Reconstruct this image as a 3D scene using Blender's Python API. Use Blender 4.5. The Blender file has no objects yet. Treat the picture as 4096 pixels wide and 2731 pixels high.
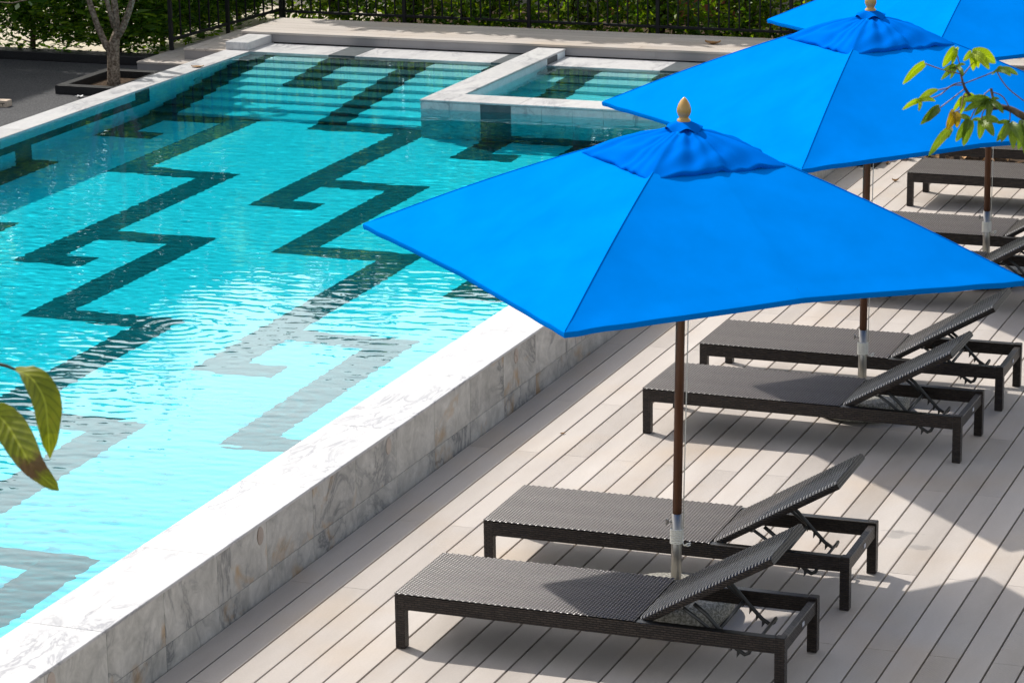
import bpy, math, random
import numpy as np
from mathutils import Vector, Matrix
R = math.radians
S = bpy.context.scene
COL = S.collection
rnd = random.Random(7)

# ------------------------------------------------------------------ camera, sky, sun, exposure
SUN_DIR = Vector((-0.725, 0.365, 1.0)).normalized()
cam = bpy.data.cameras.new('camera'); cam_o = bpy.data.objects.new('camera', cam); COL.objects.link(cam_o)
cam.sensor_width = 36; cam.lens = 101.237; cam.clip_start = 0.1; cam.clip_end = 500
cam.dof.use_dof = True; cam.dof.focus_distance = 18.5; cam.dof.aperture_fstop = 20
cx, cu, cf = Vector((0.93501, 0.35434, -0.01445)), Vector((-0.07736, 0.24356, 0.96679)), Vector((-0.34609, 0.90284, -0.25515))
CAM = Vector((6.3311, -16.23358, 5.12906))
cam_o.matrix_world = Matrix(((cx.x, cu.x, -cf.x, CAM.x), (cx.y, cu.y, -cf.y, CAM.y), (cx.z, cu.z, -cf.z, CAM.z), (0, 0, 0, 1)))
S.camera = cam_o
W = bpy.data.worlds.new('World'); S.world = W; W.use_nodes = True
wt = W.node_tree
sky = wt.nodes.new('ShaderNodeTexSky'); sky.sky_type = 'NISHITA'; sky.sun_disc = False
sky.sun_elevation = math.asin(SUN_DIR.z); sky.sun_rotation = math.atan2(SUN_DIR.x, SUN_DIR.y)
sky.air_density = 1.0; sky.dust_density = 3.0; sky.ozone_density = 1.0
SKY = 0.07
wt.nodes['Background'].inputs[1].default_value = SKY
# bright tropical haze: the same white veil all round, thickest low down, thinning towards the zenith
wtc = wt.nodes.new('ShaderNodeTexCoord'); wsep = wt.nodes.new('ShaderNodeSeparateXYZ'); wt.links.new(wtc.outputs['Generated'], wsep.inputs[0])
wr = wt.nodes.new('ShaderNodeValToRGB'); wt.links.new(wsep.outputs[2], wr.inputs[0])
HAZE = ((0.0, 0.75), (0.10, 1.0), (0.29, 1.0), (0.40, 0.58), (0.62, 0.46), (1.0, 0.42))
while len(wr.color_ramp.elements) < len(HAZE): wr.color_ramp.elements.new(0.5)
for e_, (p_, v_) in zip(wr.color_ramp.elements, HAZE): e_.position = p_; e_.color = (v_, v_ * 0.985, v_ * 0.95, 1)
wm = wt.nodes.new('ShaderNodeVectorMath'); wm.operation = 'MULTIPLY_ADD'; wt.links.new(wr.outputs[0], wm.inputs[0]); 
# ... and brighter on the sun's side, as haze scatters forward
wd = wt.nodes.new('ShaderNodeVectorMath'); wd.operation = 'DOT_PRODUCT'; wt.links.new(wtc.outputs['Generated'], wd.inputs[0]); wd.inputs[1].default_value = Vector((SUN_DIR.x, SUN_DIR.y, 0)).normalized()
def wmath(op, a, b):
    x = wt.nodes.new('ShaderNodeMath'); x.operation = op
    for i_, v_ in enumerate((a, b)):
        if isinstance(v_, (int, float)): x.inputs[i_].default_value = v_
        else: wt.links.new(v_, x.inputs[i_])
    return x.outputs[0]
ws = wmath('ADD', wmath('MULTIPLY', wmath('POWER', wmath('ADD', wmath('MULTIPLY', wd.outputs['Value'], 0.5), 0.5), 2.0), 0.84), 0.16)
wt.links.new(wmath('MULTIPLY', ws, 2.7 / SKY), wm.inputs[1])
wt.links.new(sky.outputs[0], wm.inputs[2]); wt.links.new(wm.outputs[0], wt.nodes['Background'].inputs[0])
sun = bpy.data.lights.new('sun', 'SUN'); sun.energy = 4.1; sun.angle = R(0.9); sun.color = (1, 0.95, 0.88)
sun.cycles.is_caustics_light = True
sun_o = bpy.data.objects.new('sun', sun); COL.objects.link(sun_o); sun_o.rotation_euler = SUN_DIR.to_track_quat('Z', 'Y').to_euler()
V = S.view_settings
V.view_transform = 'Standard'; V.look = 'None'; V.exposure = 0.18; V.gamma = 1; V.use_curve_mapping = False
S.cycles.caustics_refractive = True; S.cycles.caustics_reflective = False
S.cycles.max_bounces = 14; S.cycles.diffuse_bounces = 7; S.cycles.transmission_bounces = 8; S.cycles.transparent_max_bounces = 8
S.cycles.sample_clamp_indirect = 6

# ------------------------------------------------------------------ helpers
def link(o, parent=None):
    COL.objects.link(o)
    if parent is not None: o.parent = parent
    return o
def tag(o, label=None, cat=None, group=None, kind=None):
    if label: o['label'] = label
    if cat: o['category'] = cat
    if group: o['group'] = group
    if kind: o['kind'] = kind
    return o
def thing(name, label, cat, loc=(0, 0, 0), group=None):
    o = bpy.data.objects.new(name, None); o.location = loc; o.empty_display_size = 0.1
    link(o); return tag(o, label, cat, group)
def copy_tree(o, parent=None):
    c = o.copy(); COL.objects.link(c); c.parent = parent
    if parent is not None: c.matrix_parent_inverse = o.matrix_parent_inverse.copy()
    for ch in o.children: copy_tree(ch, c)
    return c
class MB:
    def __init__(s): s.v = []; s.f = []; s.sm = []; s.uv = []
    def add(s, v, f, smooth=False):
        n = len(s.v); s.v += [tuple(p) for p in v]; s.f += [tuple(n + i for i in q) for q in f]; s.sm += [smooth] * len(f); return s
    def box(s, x0, x1, y0, y1, z0, z1, c=0.0):
        if c <= 0:
            return s.add([(x0, y0, z0), (x1, y0, z0), (x1, y1, z0), (x0, y1, z0), (x0, y0, z1), (x1, y0, z1), (x1, y1, z1), (x0, y1, z1)],
                         [(3, 2, 1, 0), (4, 5, 6, 7), (0, 1, 5, 4), (1, 2, 6, 5), (2, 3, 7, 6), (3, 0, 4, 7)])
        r = lambda z, k: [(x0 + k, y0 + k, z), (x1 - k, y0 + k, z), (x1 - k, y1 - k, z), (x0 + k, y1 - k, z)]
        v = r(z0, c) + r(z0 + c, 0) + r(z1 - c, 0) + r(z1, c); f = [(3, 2, 1, 0), (12, 13, 14, 15)]
        for l in range(3):
            for k in range(4): f.append((l * 4 + k, l * 4 + (k + 1) % 4, l * 4 + 4 + (k + 1) % 4, l * 4 + 4 + k))
        return s.add(v, f)
    def tube(s, pts, rad, n=8, cap=True):
        pts = [Vector(p) for p in pts]; m = len(pts)
        rad = rad if hasattr(rad, '__len__') else [rad] * m
        v = []; f = []; a = None
        for i, p in enumerate(pts):
            t = (pts[min(i + 1, m - 1)] - pts[max(i - 1, 0)]).normalized()
            if a is None: a = t.orthogonal().normalized()
            a = (a - t * a.dot(t)).normalized(); b = t.cross(a)
            for k in range(n):
                g = 2 * math.pi * k / n; v.append(p + (a * math.cos(g) + b * math.sin(g)) * rad[i])
        for i in range(m - 1):
            for k in range(n): f.append((i * n + k, i * n + (k + 1) % n, (i + 1) * n + (k + 1) % n, (i + 1) * n + k))
        if cap: f += [tuple(range(n))[::-1], tuple((m - 1) * n + k for k in range(n))]
        return s.add(v, f, True)
    def lathe(s, prof, n=20, c=(0, 0)):
        v = []; f = []; m = len(prof)
        for r, z in prof:
            for k in range(n):
                g = 2 * math.pi * k / n; v.append((c[0] + r * math.cos(g), c[1] + r * math.sin(g), z))
        for i in range(m - 1):
            for k in range(n): f.append((i * n + k, i * n + (k + 1) % n, (i + 1) * n + (k + 1) % n, (i + 1) * n + k))
        f += [tuple(range(n))[::-1], tuple((m - 1) * n + k for k in range(n))]
        return s.add(v, f, True)
    def grid(s, P, smooth=True, uv=False):      # P: array (a, b, 3)
        a, b = P.shape[:2]; i = np.arange(a * b).reshape(a, b)
        f = np.stack([i[:-1, :-1], i[1:, :-1], i[1:, 1:], i[:-1, 1:]], -1).reshape(-1, 4)
        if uv:
            ua, ub = np.meshgrid(np.arange(a) / (a - 1), np.arange(b) / (b - 1), indexing='ij'); Q = np.stack([ua.reshape(-1), ub.reshape(-1)], -1); s.uv += Q[f.reshape(-1)].reshape(-1).tolist()
        return s.add(P.reshape(-1, 3).tolist(), f.tolist(), smooth)
    def mesh(s, name, mat):
        me = bpy.data.meshes.new(name); me.from_pydata(s.v, [], s.f)
        me.polygons.foreach_set('use_smooth', s.sm); me.materials.append(mat)
        if s.uv: me.uv_layers.new(name='UVMap').data.foreach_set('uv', s.uv)
        me.update(); return me
    def build(s, name, mat, parent=None): return link(bpy.data.objects.new(name, s.mesh(name, mat)), parent)
def obj(name, me, parent=None, loc=None):
    o = bpy.data.objects.new(name, me)
    if loc is not None: o.location = loc
    return link(o, parent)
def receiver(o): o.cycles.is_caustics_receiver = True; return o

# ------------------------------------------------------------------ materials
class NT:
    def __init__(s, name):
        s.m = bpy.data.materials.new(name); s.m.use_nodes = True; s.t = s.m.node_tree
        s.b = s.t.nodes['Principled BSDF']; s.out = s.t.nodes['Material Output']
    def n(s, typ, **kw):
        x = s.t.nodes.new(typ)
        for k, val in kw.items():
            if k.startswith('i_'):
                key = k[2:]; key = int(key) if key.isdigit() else key.replace('_', ' ')
                x.inputs[key].default_value = val
            else: setattr(x, k, val)
        return x
    def l(s, a, b): s.t.links.new(a, b)
    def pos(s): return s.n('ShaderNodeNewGeometry').outputs['Position']
    def mapping(s, vec, scale=(1, 1, 1), loc=(0, 0, 0), rot=(0, 0, 0)):
        m = s.n('ShaderNodeMapping'); m.inputs['Scale'].default_value = scale; m.inputs['Location'].default_value = loc; m.inputs['Rotation'].default_value = rot
        s.l(vec, m.inputs[0]); return m.outputs[0]
    def noise(s, vec, scale, detail=4, rough=0.55, dist=0.0):
        x = s.n('ShaderNodeTexNoise'); x.inputs['Scale'].default_value = scale; x.inputs['Detail'].default_value = detail
        x.inputs['Roughness'].default_value = rough; x.inputs['Distortion'].default_value = dist
        s.l(vec, x.inputs['Vector']); return x.outputs[0]
    def ramp(s, fac, *stops):
        x = s.n('ShaderNodeValToRGB'); e = x.color_ramp.elements
        while len(e) < len(stops): e.new(0.5)
        for k, (p, c) in enumerate(stops):
            e[k].position = p; e[k].color = (*c, 1) if len(c) == 3 else c
        s.l(fac, x.inputs[0]); return x.outputs[0]
    def mix(s, fac, a, b, mode='MIX'):
        x = s.n('ShaderNodeMix', data_type='RGBA', blend_type=mode)
        for sock, val in ((x.inputs[0], fac), (x.inputs[6], a), (x.inputs[7], b)):
            if isinstance(val, (int, float)): sock.default_value = val
            elif isinstance(val, tuple): sock.default_value = (*val, 1)
            else: s.l(val, sock)
        return x.outputs[2]
    def math(s, op, a, b=0.0, c=0.0):
        x = s.n('ShaderNodeMath', operation=op)
        for i, val in enumerate((a, b, c)):
            if isinstance(val, (int, float)): x.inputs[i].default_value = val
            else: s.l(val, x.inputs[i])
        return x.outputs[0]
    def bump(s, h, strength=0.3, dist=0.01):
        x = s.n('ShaderNodeBump'); x.inputs['Strength'].default_value = strength; x.inputs['Distance'].default_value = dist
        s.l(h, x.inputs['Height']); s.l(x.outputs[0], s.b.inputs['Normal']); return x
    def set(s, **kw):
        for k, val in kw.items():
            sock = s.b.inputs[k.replace('_', ' ')]
            if isinstance(val, (int, float)): sock.default_value = val
            elif isinstance(val, tuple): sock.default_value = (*val, 1)
            else: s.l(val, sock)
        return s
    def rand(s): return s.n('ShaderNodeObjectInfo').outputs['Random']

def speckle(name, c1, c2, scale, rough=0.7, bump=0.3, spec=0.3):
    t = NT(name); p = t.pos(); n = t.noise(p, scale, 3, 0.7)
    big = t.noise(p, 1.7, 4)
    col = t.ramp(n, (0.40, c1), (0.66, c2)); col = t.mix(0.35, col, t.ramp(big, (0.3, (0.55,) * 3), (0.7, (1,) * 3)), 'MULTIPLY')
    t.set(Base_Color=col, Roughness=rough, Specular_IOR_Level=spec); t.bump(n, bump, 0.004); return t.m
def plain(name, c, rough=0.5, metal=0.0, var=0.15, scale=8, bump=0.0):
    t = NT(name); n = t.noise(t.pos(), scale, 5, 0.6)
    col = t.ramp(n, (0.25, tuple(x * (1 - var) for x in c)), (0.75, tuple(min(1, x * (1 + var)) for x in c)))
    t.set(Base_Color=col, Roughness=rough, Metallic=metal)
    if bump: t.bump(n, bump, 0.004)
    return t.m
def marble(name, base, vein, blotch, amt, rough, stain=0.0, stretch=(1, 1, 1)):
    t = NT(name); p = t.mapping(t.pos(), stretch)
    off = t.n('ShaderNodeVectorMath', operation='MULTIPLY_ADD'); r = t.rand()
    cmb = t.n('ShaderNodeCombineXYZ')
    for k in range(3): t.l(r, cmb.inputs[k])
    t.l(cmb.outputs[0], off.inputs[0]); off.inputs[1].default_value = (37, 91, 53); t.l(p, off.inputs[2]); p = off.outputs[0]
    w = t.noise(p, 2.2, 8, 0.62, 1.2)
    v1 = t.math('ABSOLUTE', t.math('SUBTRACT', w, 0.5)); veins = t.ramp(v1, (0.0, (1,) * 3), (0.035, (0.25,) * 3), (0.10, (0,) * 3))
    patch = t.noise(p, 1.3, 3); vm = t.mix(1.0, veins, t.ramp(patch, (0.42, (0,) * 3), (0.62, (1,) * 3)), 'MULTIPLY')
    w2 = t.noise(p, 6.5, 8, 0.68, 0.7); bl = t.ramp(w2, (0.35, (0,) * 3), (0.68, (1,) * 3))
    cloud = t.noise(p, 13.0, 6, 0.7, 0.6)
    tone = t.math('MULTIPLY_ADD', r, 0.16, 0.92)
    col = t.mix(bl, base, blotch); col = t.mix(0.45, col, t.ramp(cloud, (0.3, (0.72,) * 3), (0.7, (1.12,) * 3)), 'MULTIPLY')
    col = t.mix(t.math('MULTIPLY', vm, amt), col, vein)
    if stain:
        sm = t.ramp(t.noise(p, 2.6, 4, 0.6, 0.5), (0.60, (0,) * 3), (0.70, (1,) * 3)); col = t.mix(t.math('MULTIPLY', sm, stain), col, (0.42, 0.24, 0.07))
    cc = t.n('ShaderNodeCombineColor')
    for k in range(3): t.l(tone, cc.inputs[k])
    col = t.mix(1.0, col, cc.outputs[0], 'MULTIPLY')
    t.set(Base_Color=col, Roughness=rough, Specular_IOR_Level=0.4); t.bump(w2, 0.06, 0.004); return t.m

M = {}
M['marble_white'] = marble('white_marble', (0.605, 0.60, 0.595), (0.23, 0.235, 0.26), (0.525, 0.525, 0.535), 0.85, 0.35, 0.0, (1.9, 0.75, 1))
M['marble_grey'] = marble('grey_veined_marble', (0.62, 0.605, 0.56), (0.13, 0.14, 0.145), (0.37, 0.365, 0.335), 0.85, 0.4, 0.62)
M['pool_white'] = marble('pale_pool_tile', (0.80, 0.88, 0.92), (0.57, 0.64, 0.68), (0.72, 0.80, 0.84), 0.35, 0.5)
def slate():
    t = NT('dark_slate_tile'); p = t.pos(); n = t.noise(p, 9, 6, 0.65, 0.4)
    col = t.ramp(n, (0.3, (0.048, 0.060, 0.068)), (0.7, (0.088, 0.104, 0.114)))
    t.set(Base_Color=col, Roughness=0.5); t.bump(n, 0.15, 0.004); return t.m
M['slate'] = slate()

def deck(name, ridged, axis=0):
    t = NT(name); p = t.pos(); sp = t.n('ShaderNodeSeparateXYZ'); t.l(p, sp.inputs[0])
    r = t.rand(); tone = t.math('MULTIPLY_ADD', r, 0.13, 0.86)
    st = (1, 0.25, 1) if axis == 0 else (0.25, 1, 1)
    n1 = t.noise(t.mapping(p, st), 3.0, 6, 0.6); n2 = t.noise(p, 90, 3, 0.6)
    col = t.ramp(n1, (0.25, (0.43, 0.385, 0.347)), (0.75, (0.545, 0.50, 0.457)))
    warm = t.ramp(t.noise(p, 1.1, 3), (0.5, (1, 1, 1)), (0.75, (1.0, 0.93, 0.84)))
    col = t.mix(1.0, col, warm, 'MULTIPLY'); col = t.mix(0.25, col, t.ramp(n2, (0.3, (0.8,) * 3), (0.7, (1.15,) * 3)), 'MULTIPLY')
    cc = t.n('ShaderNodeCombineColor')
    for k in range(3): t.l(tone, cc.inputs[k])
    col = t.mix(1.0, col, cc.outputs[0], 'MULTIPLY')
    if axis == 0:      # two water marks that have dried into the boards
        for (sx, sy, rx, ry, amt) in ((2.89, -1.34, 0.075, 0.11, 0.5), (3.06, -1.53, 0.12, 0.06, 0.55), (2.91, -1.30, 0.16, 0.03, 0.4)):
            d = t.n('ShaderNodeVectorMath', operation='SUBTRACT'); t.l(p, d.inputs[0]); d.inputs[1].default_value = (sx, sy, 0)
            m = t.mapping(d.outputs[0], (1 / rx, 1 / ry, 0)); ln = t.n('ShaderNodeVectorMath', operation='LENGTH'); t.l(m, ln.inputs[0])
            e = t.math('ADD', ln.outputs['Value'], t.math('MULTIPLY', t.noise(p, 14, 5, 0.7), 1.6))
            mask = t.ramp(e, (0.0, (amt,) * 3), (0.80, (amt * 0.7,) * 3), (1.0, (0,) * 3))
            mm = t.math('MULTIPLY', e, 0.62); mask = t.ramp(mm, (0.80, (amt,) * 3), (0.97, (0,) * 3)); col = t.mix(mask, col, (0.22, 0.21, 0.20))
    t.set(Base_Color=col, Roughness=0.62, Specular_IOR_Level=0.3)
    if ridged:
        q = t.math('MULTIPLY', sp.outputs[axis], 2 * math.pi / 0.0063); h = t.math('SINE', q)
        t.bump(h, 0.6, 0.0016)
    else: t.bump(n2, 0.15, 0.002)
    return t.m
M['board_ridged'] = deck('ridged_composite_board', True); M['board_smooth'] = deck('smooth_composite_board', False)
M['bench_board'] = deck('composite_bench_board', False, 1)
M['fascia'] = plain('grey_fascia_board', (0.30, 0.285, 0.285), 0.75, 0, 0.10, 3)
M['gap'] = plain('dark_under_deck', (0.015, 0.013, 0.013), 0.9)  # near-black: stands in for shade under the boards; also colours carved marks
def wicker(name, top):
    t = NT(name); tc = t.n('ShaderNodeTexCoord').outputs['Object']; sp = t.n('ShaderNodeSeparateXYZ'); t.l(tc, sp.inputs[0])
    n = t.noise(t.pos(), 40, 3); col = t.ramp(n, (0.3, (0.028, 0.020, 0.016)), (0.7, (0.055, 0.041, 0.033)))
    if not top:
        c = t.n('ShaderNodeCombineXYZ'); t.l(t.math('ADD', sp.outputs[0], sp.outputs[1]), c.inputs[0]); t.l(sp.outputs[2], c.inputs[1])
        b = t.n('ShaderNodeTexBrick'); b.inputs['Scale'].default_value = 1; b.inputs['Brick Width'].default_value = 0.034; b.inputs['Row Height'].default_value = 0.0115
        b.inputs['Mortar Size'].default_value = 0.0026; b.inputs['Mortar Smooth'].default_value = 1.0
        b.inputs['Color1'].default_value = (1, 1, 1, 1); b.inputs['Color2'].default_value = (0.5, 0.5, 0.5, 1); b.inputs['Mortar'].default_value = (0.04, 0.04, 0.04, 1)
        t.l(c.outputs[0], b.inputs[0]); col = t.mix(1.0, col, b.outputs[0], 'MULTIPLY')
        inv = t.math('SUBTRACT', 1.0, b.outputs['Fac']); t.bump(inv, 1.0, 0.006)
    t.set(Base_Color=col, Roughness=0.29 if top else 0.42, Specular_IOR_Level=0.75 if top else 0.4); return t.m
M['weave'] = wicker('woven_wicker_top', True); M['wicker'] = wicker('woven_wicker_side', False)
M['strand_shade'] = plain('shade_between_strands', (0.016, 0.014, 0.014), 0.7)  # near-black colour stands in for shade in the hollows of the weave
M['dark_metal'] = plain('dark_grey_metal', (0.045, 0.046, 0.045), 0.42, 0.4)
M['black_metal'] = plain('black_painted_metal', (0.018, 0.019, 0.022), 0.45, 0.2)
M['steel'] = plain('brushed_steel', (0.42, 0.40, 0.37), 0.42, 1.0, 0.08)
M['rope'] = plain('white_rope', (0.80, 0.77, 0.68), 0.85, 0, 0.06, 60, 0.4)
def wood():
    t = NT('brown_stained_wood'); p = t.mapping(t.pos(), (12, 12, 1)); n = t.noise(p, 3, 6, 0.6)
    t.set(Base_Color=t.ramp(n, (0.3, (0.085, 0.030, 0.012)), (0.7, (0.17, 0.065, 0.026))), Roughness=0.45); return t.m
M['wood'] = wood()
M['finial'] = plain('golden_tan_wood', (0.50, 0.30, 0.085), 0.28, 0, 0.08, 12)
def canvas(name, c, trans):
    t = NT(name); p = t.pos(); n = t.noise(p, 350, 2); n2 = t.noise(p, 3.5, 3)
    col = t.ramp(n2, (0.3, tuple(x * 0.92 for x in c)), (0.7, tuple(min(1, x * 1.05) for x in c)))
    t.set(Base_Color=col, Roughness=1.0, Specular_IOR_Level=0.0)
    t.bump(n, 0.08, 0.001)
    tr = t.n('ShaderNodeBsdfTranslucent'); t.l(col, tr.inputs[0]); mx = t.n('ShaderNodeMixShader'); mx.inputs[0].default_value = trans
    t.l(t.b.outputs[0], mx.inputs[1]); t.l(tr.outputs[0], mx.inputs[2]); t.l(mx.outputs[0], t.out.inputs[0]); return t.m
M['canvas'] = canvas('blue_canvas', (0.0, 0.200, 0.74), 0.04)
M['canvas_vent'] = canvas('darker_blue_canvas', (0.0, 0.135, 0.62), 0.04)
M['granite'] = speckle('pebbled_granite', (0.16, 0.155, 0.13), (0.52, 0.50, 0.44), 85, 0.85, 0.8)
M['black_stone'] = speckle('black_speckled_stone', (0.004, 0.0045, 0.006), (0.034, 0.035, 0.038), 110, 0.5, 0.35, 0.4)
M['black_paving'] = speckle('dark_grey_washed_paving', (0.030, 0.032, 0.036), (0.11, 0.11, 0.115), 70, 0.8, 0.4)
M['path'] = plain('pale_concrete', (0.52, 0.46, 0.37), 0.9, 0, 0.12, 2.0)
M['soil'] = speckle('brown_soil', (0.035, 0.024, 0.016), (0.11, 0.075, 0.05), 40, 0.95, 0.8, 0.1)
M['grass'] = speckle('dull_green_ground', (0.03, 0.05, 0.015), (0.09, 0.11, 0.04), 6, 0.95, 0.5, 0.1)
M['bark'] = speckle('grey_brown_bark', (0.10, 0.075, 0.055), (0.34, 0.28, 0.22), 38, 0.9, 0.8, 0.15)
M['twig'] = speckle('brown_hedge_bark', (0.06, 0.045, 0.03), (0.19, 0.14, 0.10), 38, 0.9, 0.6, 0.15)
M['grey_wall'] = plain('grey_render', (0.40, 0.39, 0.36), 0.9, 0, 0.15, 1.5)
M['red_wall'] = plain('terracotta_render', (0.30, 0.10, 0.06), 0.9, 0, 0.2, 3)
M['dead_leaf'] = plain('dry_brown_leaf', (0.36, 0.20, 0.08), 0.7, 0, 0.35, 25)
M['inlay'] = marble('beige_marble_plug', (0.50, 0.43, 0.37), (0.20, 0.13, 0.08), (0.42, 0.35, 0.30), 0.9, 0.45)
M['white_box'] = plain('light_grey_plastic', (0.52, 0.53, 0.60), 0.5, 0, 0.06)
M['beige_block'] = plain('beige_block', (0.56, 0.46, 0.36), 0.8, 0, 0.12, 20)
def leafmat(name, lo, mid, hi, trans=0.35, rough=0.38):
    t = NT(name); g = t.n('ShaderNodeNewGeometry'); r = g.outputs['Random Per Island']
    big = t.noise(g.outputs['Position'], 2.2, 3); f = t.math('MULTIPLY_ADD', t.math('SUBTRACT', big, 0.5), 0.9, r)
    col = t.ramp(f, (0.1, lo), (0.6, mid), (0.95, hi))
    t.set(Base_Color=col, Roughness=rough, Specular_IOR_Level=0.45)
    tr = t.n('ShaderNodeBsdfTranslucent'); t.l(t.mix(1.0, col, (1.5, 1.6, 0.5), 'MULTIPLY'), tr.inputs[0]); mx = t.n('ShaderNodeMixShader'); mx.inputs[0].default_value = trans
    t.l(t.b.outputs[0], mx.inputs[1]); t.l(tr.outputs[0], mx.inputs[2]); t.l(mx.outputs[0], t.out.inputs[0]); return t.m
M['hedge_leaf'] = leafmat('hedge_leaf', (0.05, 0.12, 0.012), (0.15, 0.26, 0.016), (0.30, 0.38, 0.02), 0.5)
M['tree_line_leaf'] = leafmat('tree_line_leaf', (0.014, 0.04, 0.010), (0.03, 0.075, 0.014), (0.06, 0.11, 0.02), 0.3)
M['hedge_dark'] = leafmat('dark_hedge_leaf', (0.035, 0.10, 0.012), (0.11, 0.23, 0.018), (0.26, 0.38, 0.025), 0.5)
M['crown_leaf'] = leafmat('long_crown_leaf', (0.03, 0.07, 0.02), (0.06, 0.12, 0.03), (0.10, 0.16, 0.04))
def big_leaf(name, cols, scale=9, trans=0.3, brown=None):
    t = NT(name); p = t.pos(); n = t.noise(p, scale, 4, 0.6)
    col = t.ramp(n, *cols)
    sp = t.n('ShaderNodeSeparateXYZ'); t.l(t.n('ShaderNodeUVMap').outputs[0], sp.inputs[0]); off = t.math('ABSOLUTE', t.math('SUBTRACT', sp.outputs[1], 0.5))
    vein = t.math('SINE', t.math('SUBTRACT', t.math('MULTIPLY', sp.outputs[0], 62.0), t.math('MULTIPLY', off, 24.0)))
    col = t.mix(t.math('MULTIPLY', t.ramp(vein, (0.55, (0,) * 3), (0.95, (1,) * 3)), 0.40), col, tuple(c * 0.45 for c in cols[0][1]))
    col = t.mix(t.ramp(off, (0.015, (0.8,) * 3), (0.045, (0,) * 3)), col, tuple(min(1, c * 1.5 + 0.03) for c in cols[-2][1]))
    if brown:
        e = t.math('ADD', t.math('ABSOLUTE', t.math('SUBTRACT', sp.outputs[0], brown)), t.math('MULTIPLY', t.math('SUBTRACT', n, 0.5), 0.5))
        col = t.mix(t.ramp(e, (0.05, (0.9,) * 3), (0.12, (0,) * 3)), col, (0.12, 0.055, 0.035))
    col = t.mix(0.0, col, col)
    col = col; t.set(Base_Color=col, Roughness=0.4, Specular_IOR_Level=0.4)
    t.bump(vein, 0.25, 0.002)
    tr = t.n('ShaderNodeBsdfTranslucent'); t.l(t.mix(1.0, col, (1.4, 1.5, 0.6), 'MULTIPLY'), tr.inputs[0]); mx = t.n('ShaderNodeMixShader'); mx.inputs[0].default_value = trans
    t.l(t.b.outputs[0], mx.inputs[1]); t.l(tr.outputs[0], mx.inputs[2]); t.l(mx.outputs[0], t.out.inputs[0]); return t.m
M['lime_leaf'] = big_leaf('lime_green_leaf', ((0.3, (0.24, 0.36, 0.008)), (0.6, (0.42, 0.50, 0.012)), (0.8, (0.52, 0.52, 0.02))))
M['green_leaf'] = big_leaf('mid_green_leaf', ((0.3, (0.07, 0.13, 0.012)), (0.55, (0.16, 0.24, 0.03)), (0.75, (0.30, 0.36, 0.04))), 12)
M['yellow_leaf'] = big_leaf('yellowing_leaf', ((0.35, (0.20, 0.13, 0.01)), (0.55, (0.46, 0.30, 0.012)), (0.7, (0.16, 0.13, 0.015))), 22)
LC = ((0.3, (0.11, 0.14, 0.008)), (0.55, (0.24, 0.26, 0.012)), (0.75, (0.34, 0.30, 0.02)))
M['bronze_leaf'] = big_leaf('olive_leaf', LC, 14, 0.3); M['brown_spot_leaf'] = big_leaf('olive_leaf_with_brown_patch', LC, 14, 0.3, 0.74)
M['petiole'] = plain('reddish_leaf_stalk', (0.20, 0.12, 0.08), 0.5)

# ------------------------------------------------------------------ measures
ZW = 0.411                       # water level
HW = 0.4227                      # coping top
RISE = 0.146; FLOOR = ZW - 9 * RISE
U = 0.30; XL = -6.88             # tile grid, inner face of the far pool wall
J = 0.2865; Y0 = 8.45
PX1 = -0.4145                    # inner edge of the wall on the deck side
YN, YF = -11.0, 10.71            # pool ends
gx = lambda u: XL + U * u
gy = lambda j: Y0 - J * j
def key(u, j):                   # the meander pattern of the dark tiles, cell (u, j)
    for m in range(-8, 14):
        for k in range(-8, 12):
            a, b = u - (6 * k + 3 * m), j - (16 * k - 8 * m)
            if -8 <= b <= 17 and -1 <= a <= 7:
                if a == 0 and -8 <= b < 4: return True
                if b == 3 and 0 <= a < 2: return True
                if b == 0 and 1 <= a < 4: return True
                if a == 3 and 0 <= b < 9: return True
                if b == 8 and 3 <= a < 7: return True
    return False

# ------------------------------------------------------------------ ground
g = MB()
for (x0, x1, y0, y1) in ((-300, -7.18, -300, 300), (-7.18, 300, 11.32, 300), (-7.18, 300, -300, YN - 0.4), (-0.005, 300, YN - 0.4, 11.32)):
    g.add([(x0, y0, -0.12), (x1, y0, -0.12), (x1, y1, -0.12), (x0, y1, -0.12)], [(0, 1, 2, 3)])
tag(g.build('ground', M['grass']), kind='structure')
tag(MB().box(0.0, 4.72, YN - 0.4, 9.144, -0.15, -0.085).build('deck_base', M['gap']), kind='structure')  # dark sheet under the boards, coloured so their gaps look shaded
tag(MB().box(-26, -7.172, -16, 10.95, -0.11, 0.19).build('black_paving', M['black_paving']), kind='structure')
tag(MB().box(-40, -7.172, 10.955, 40, -0.11, 0.185).build('pale_path', M['path']), kind='structure')
tag(MB().box(-7.168, 6, 12.3, 40, -0.11, 0.185).build('planting_bed', M['soil']), kind='structure')

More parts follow.
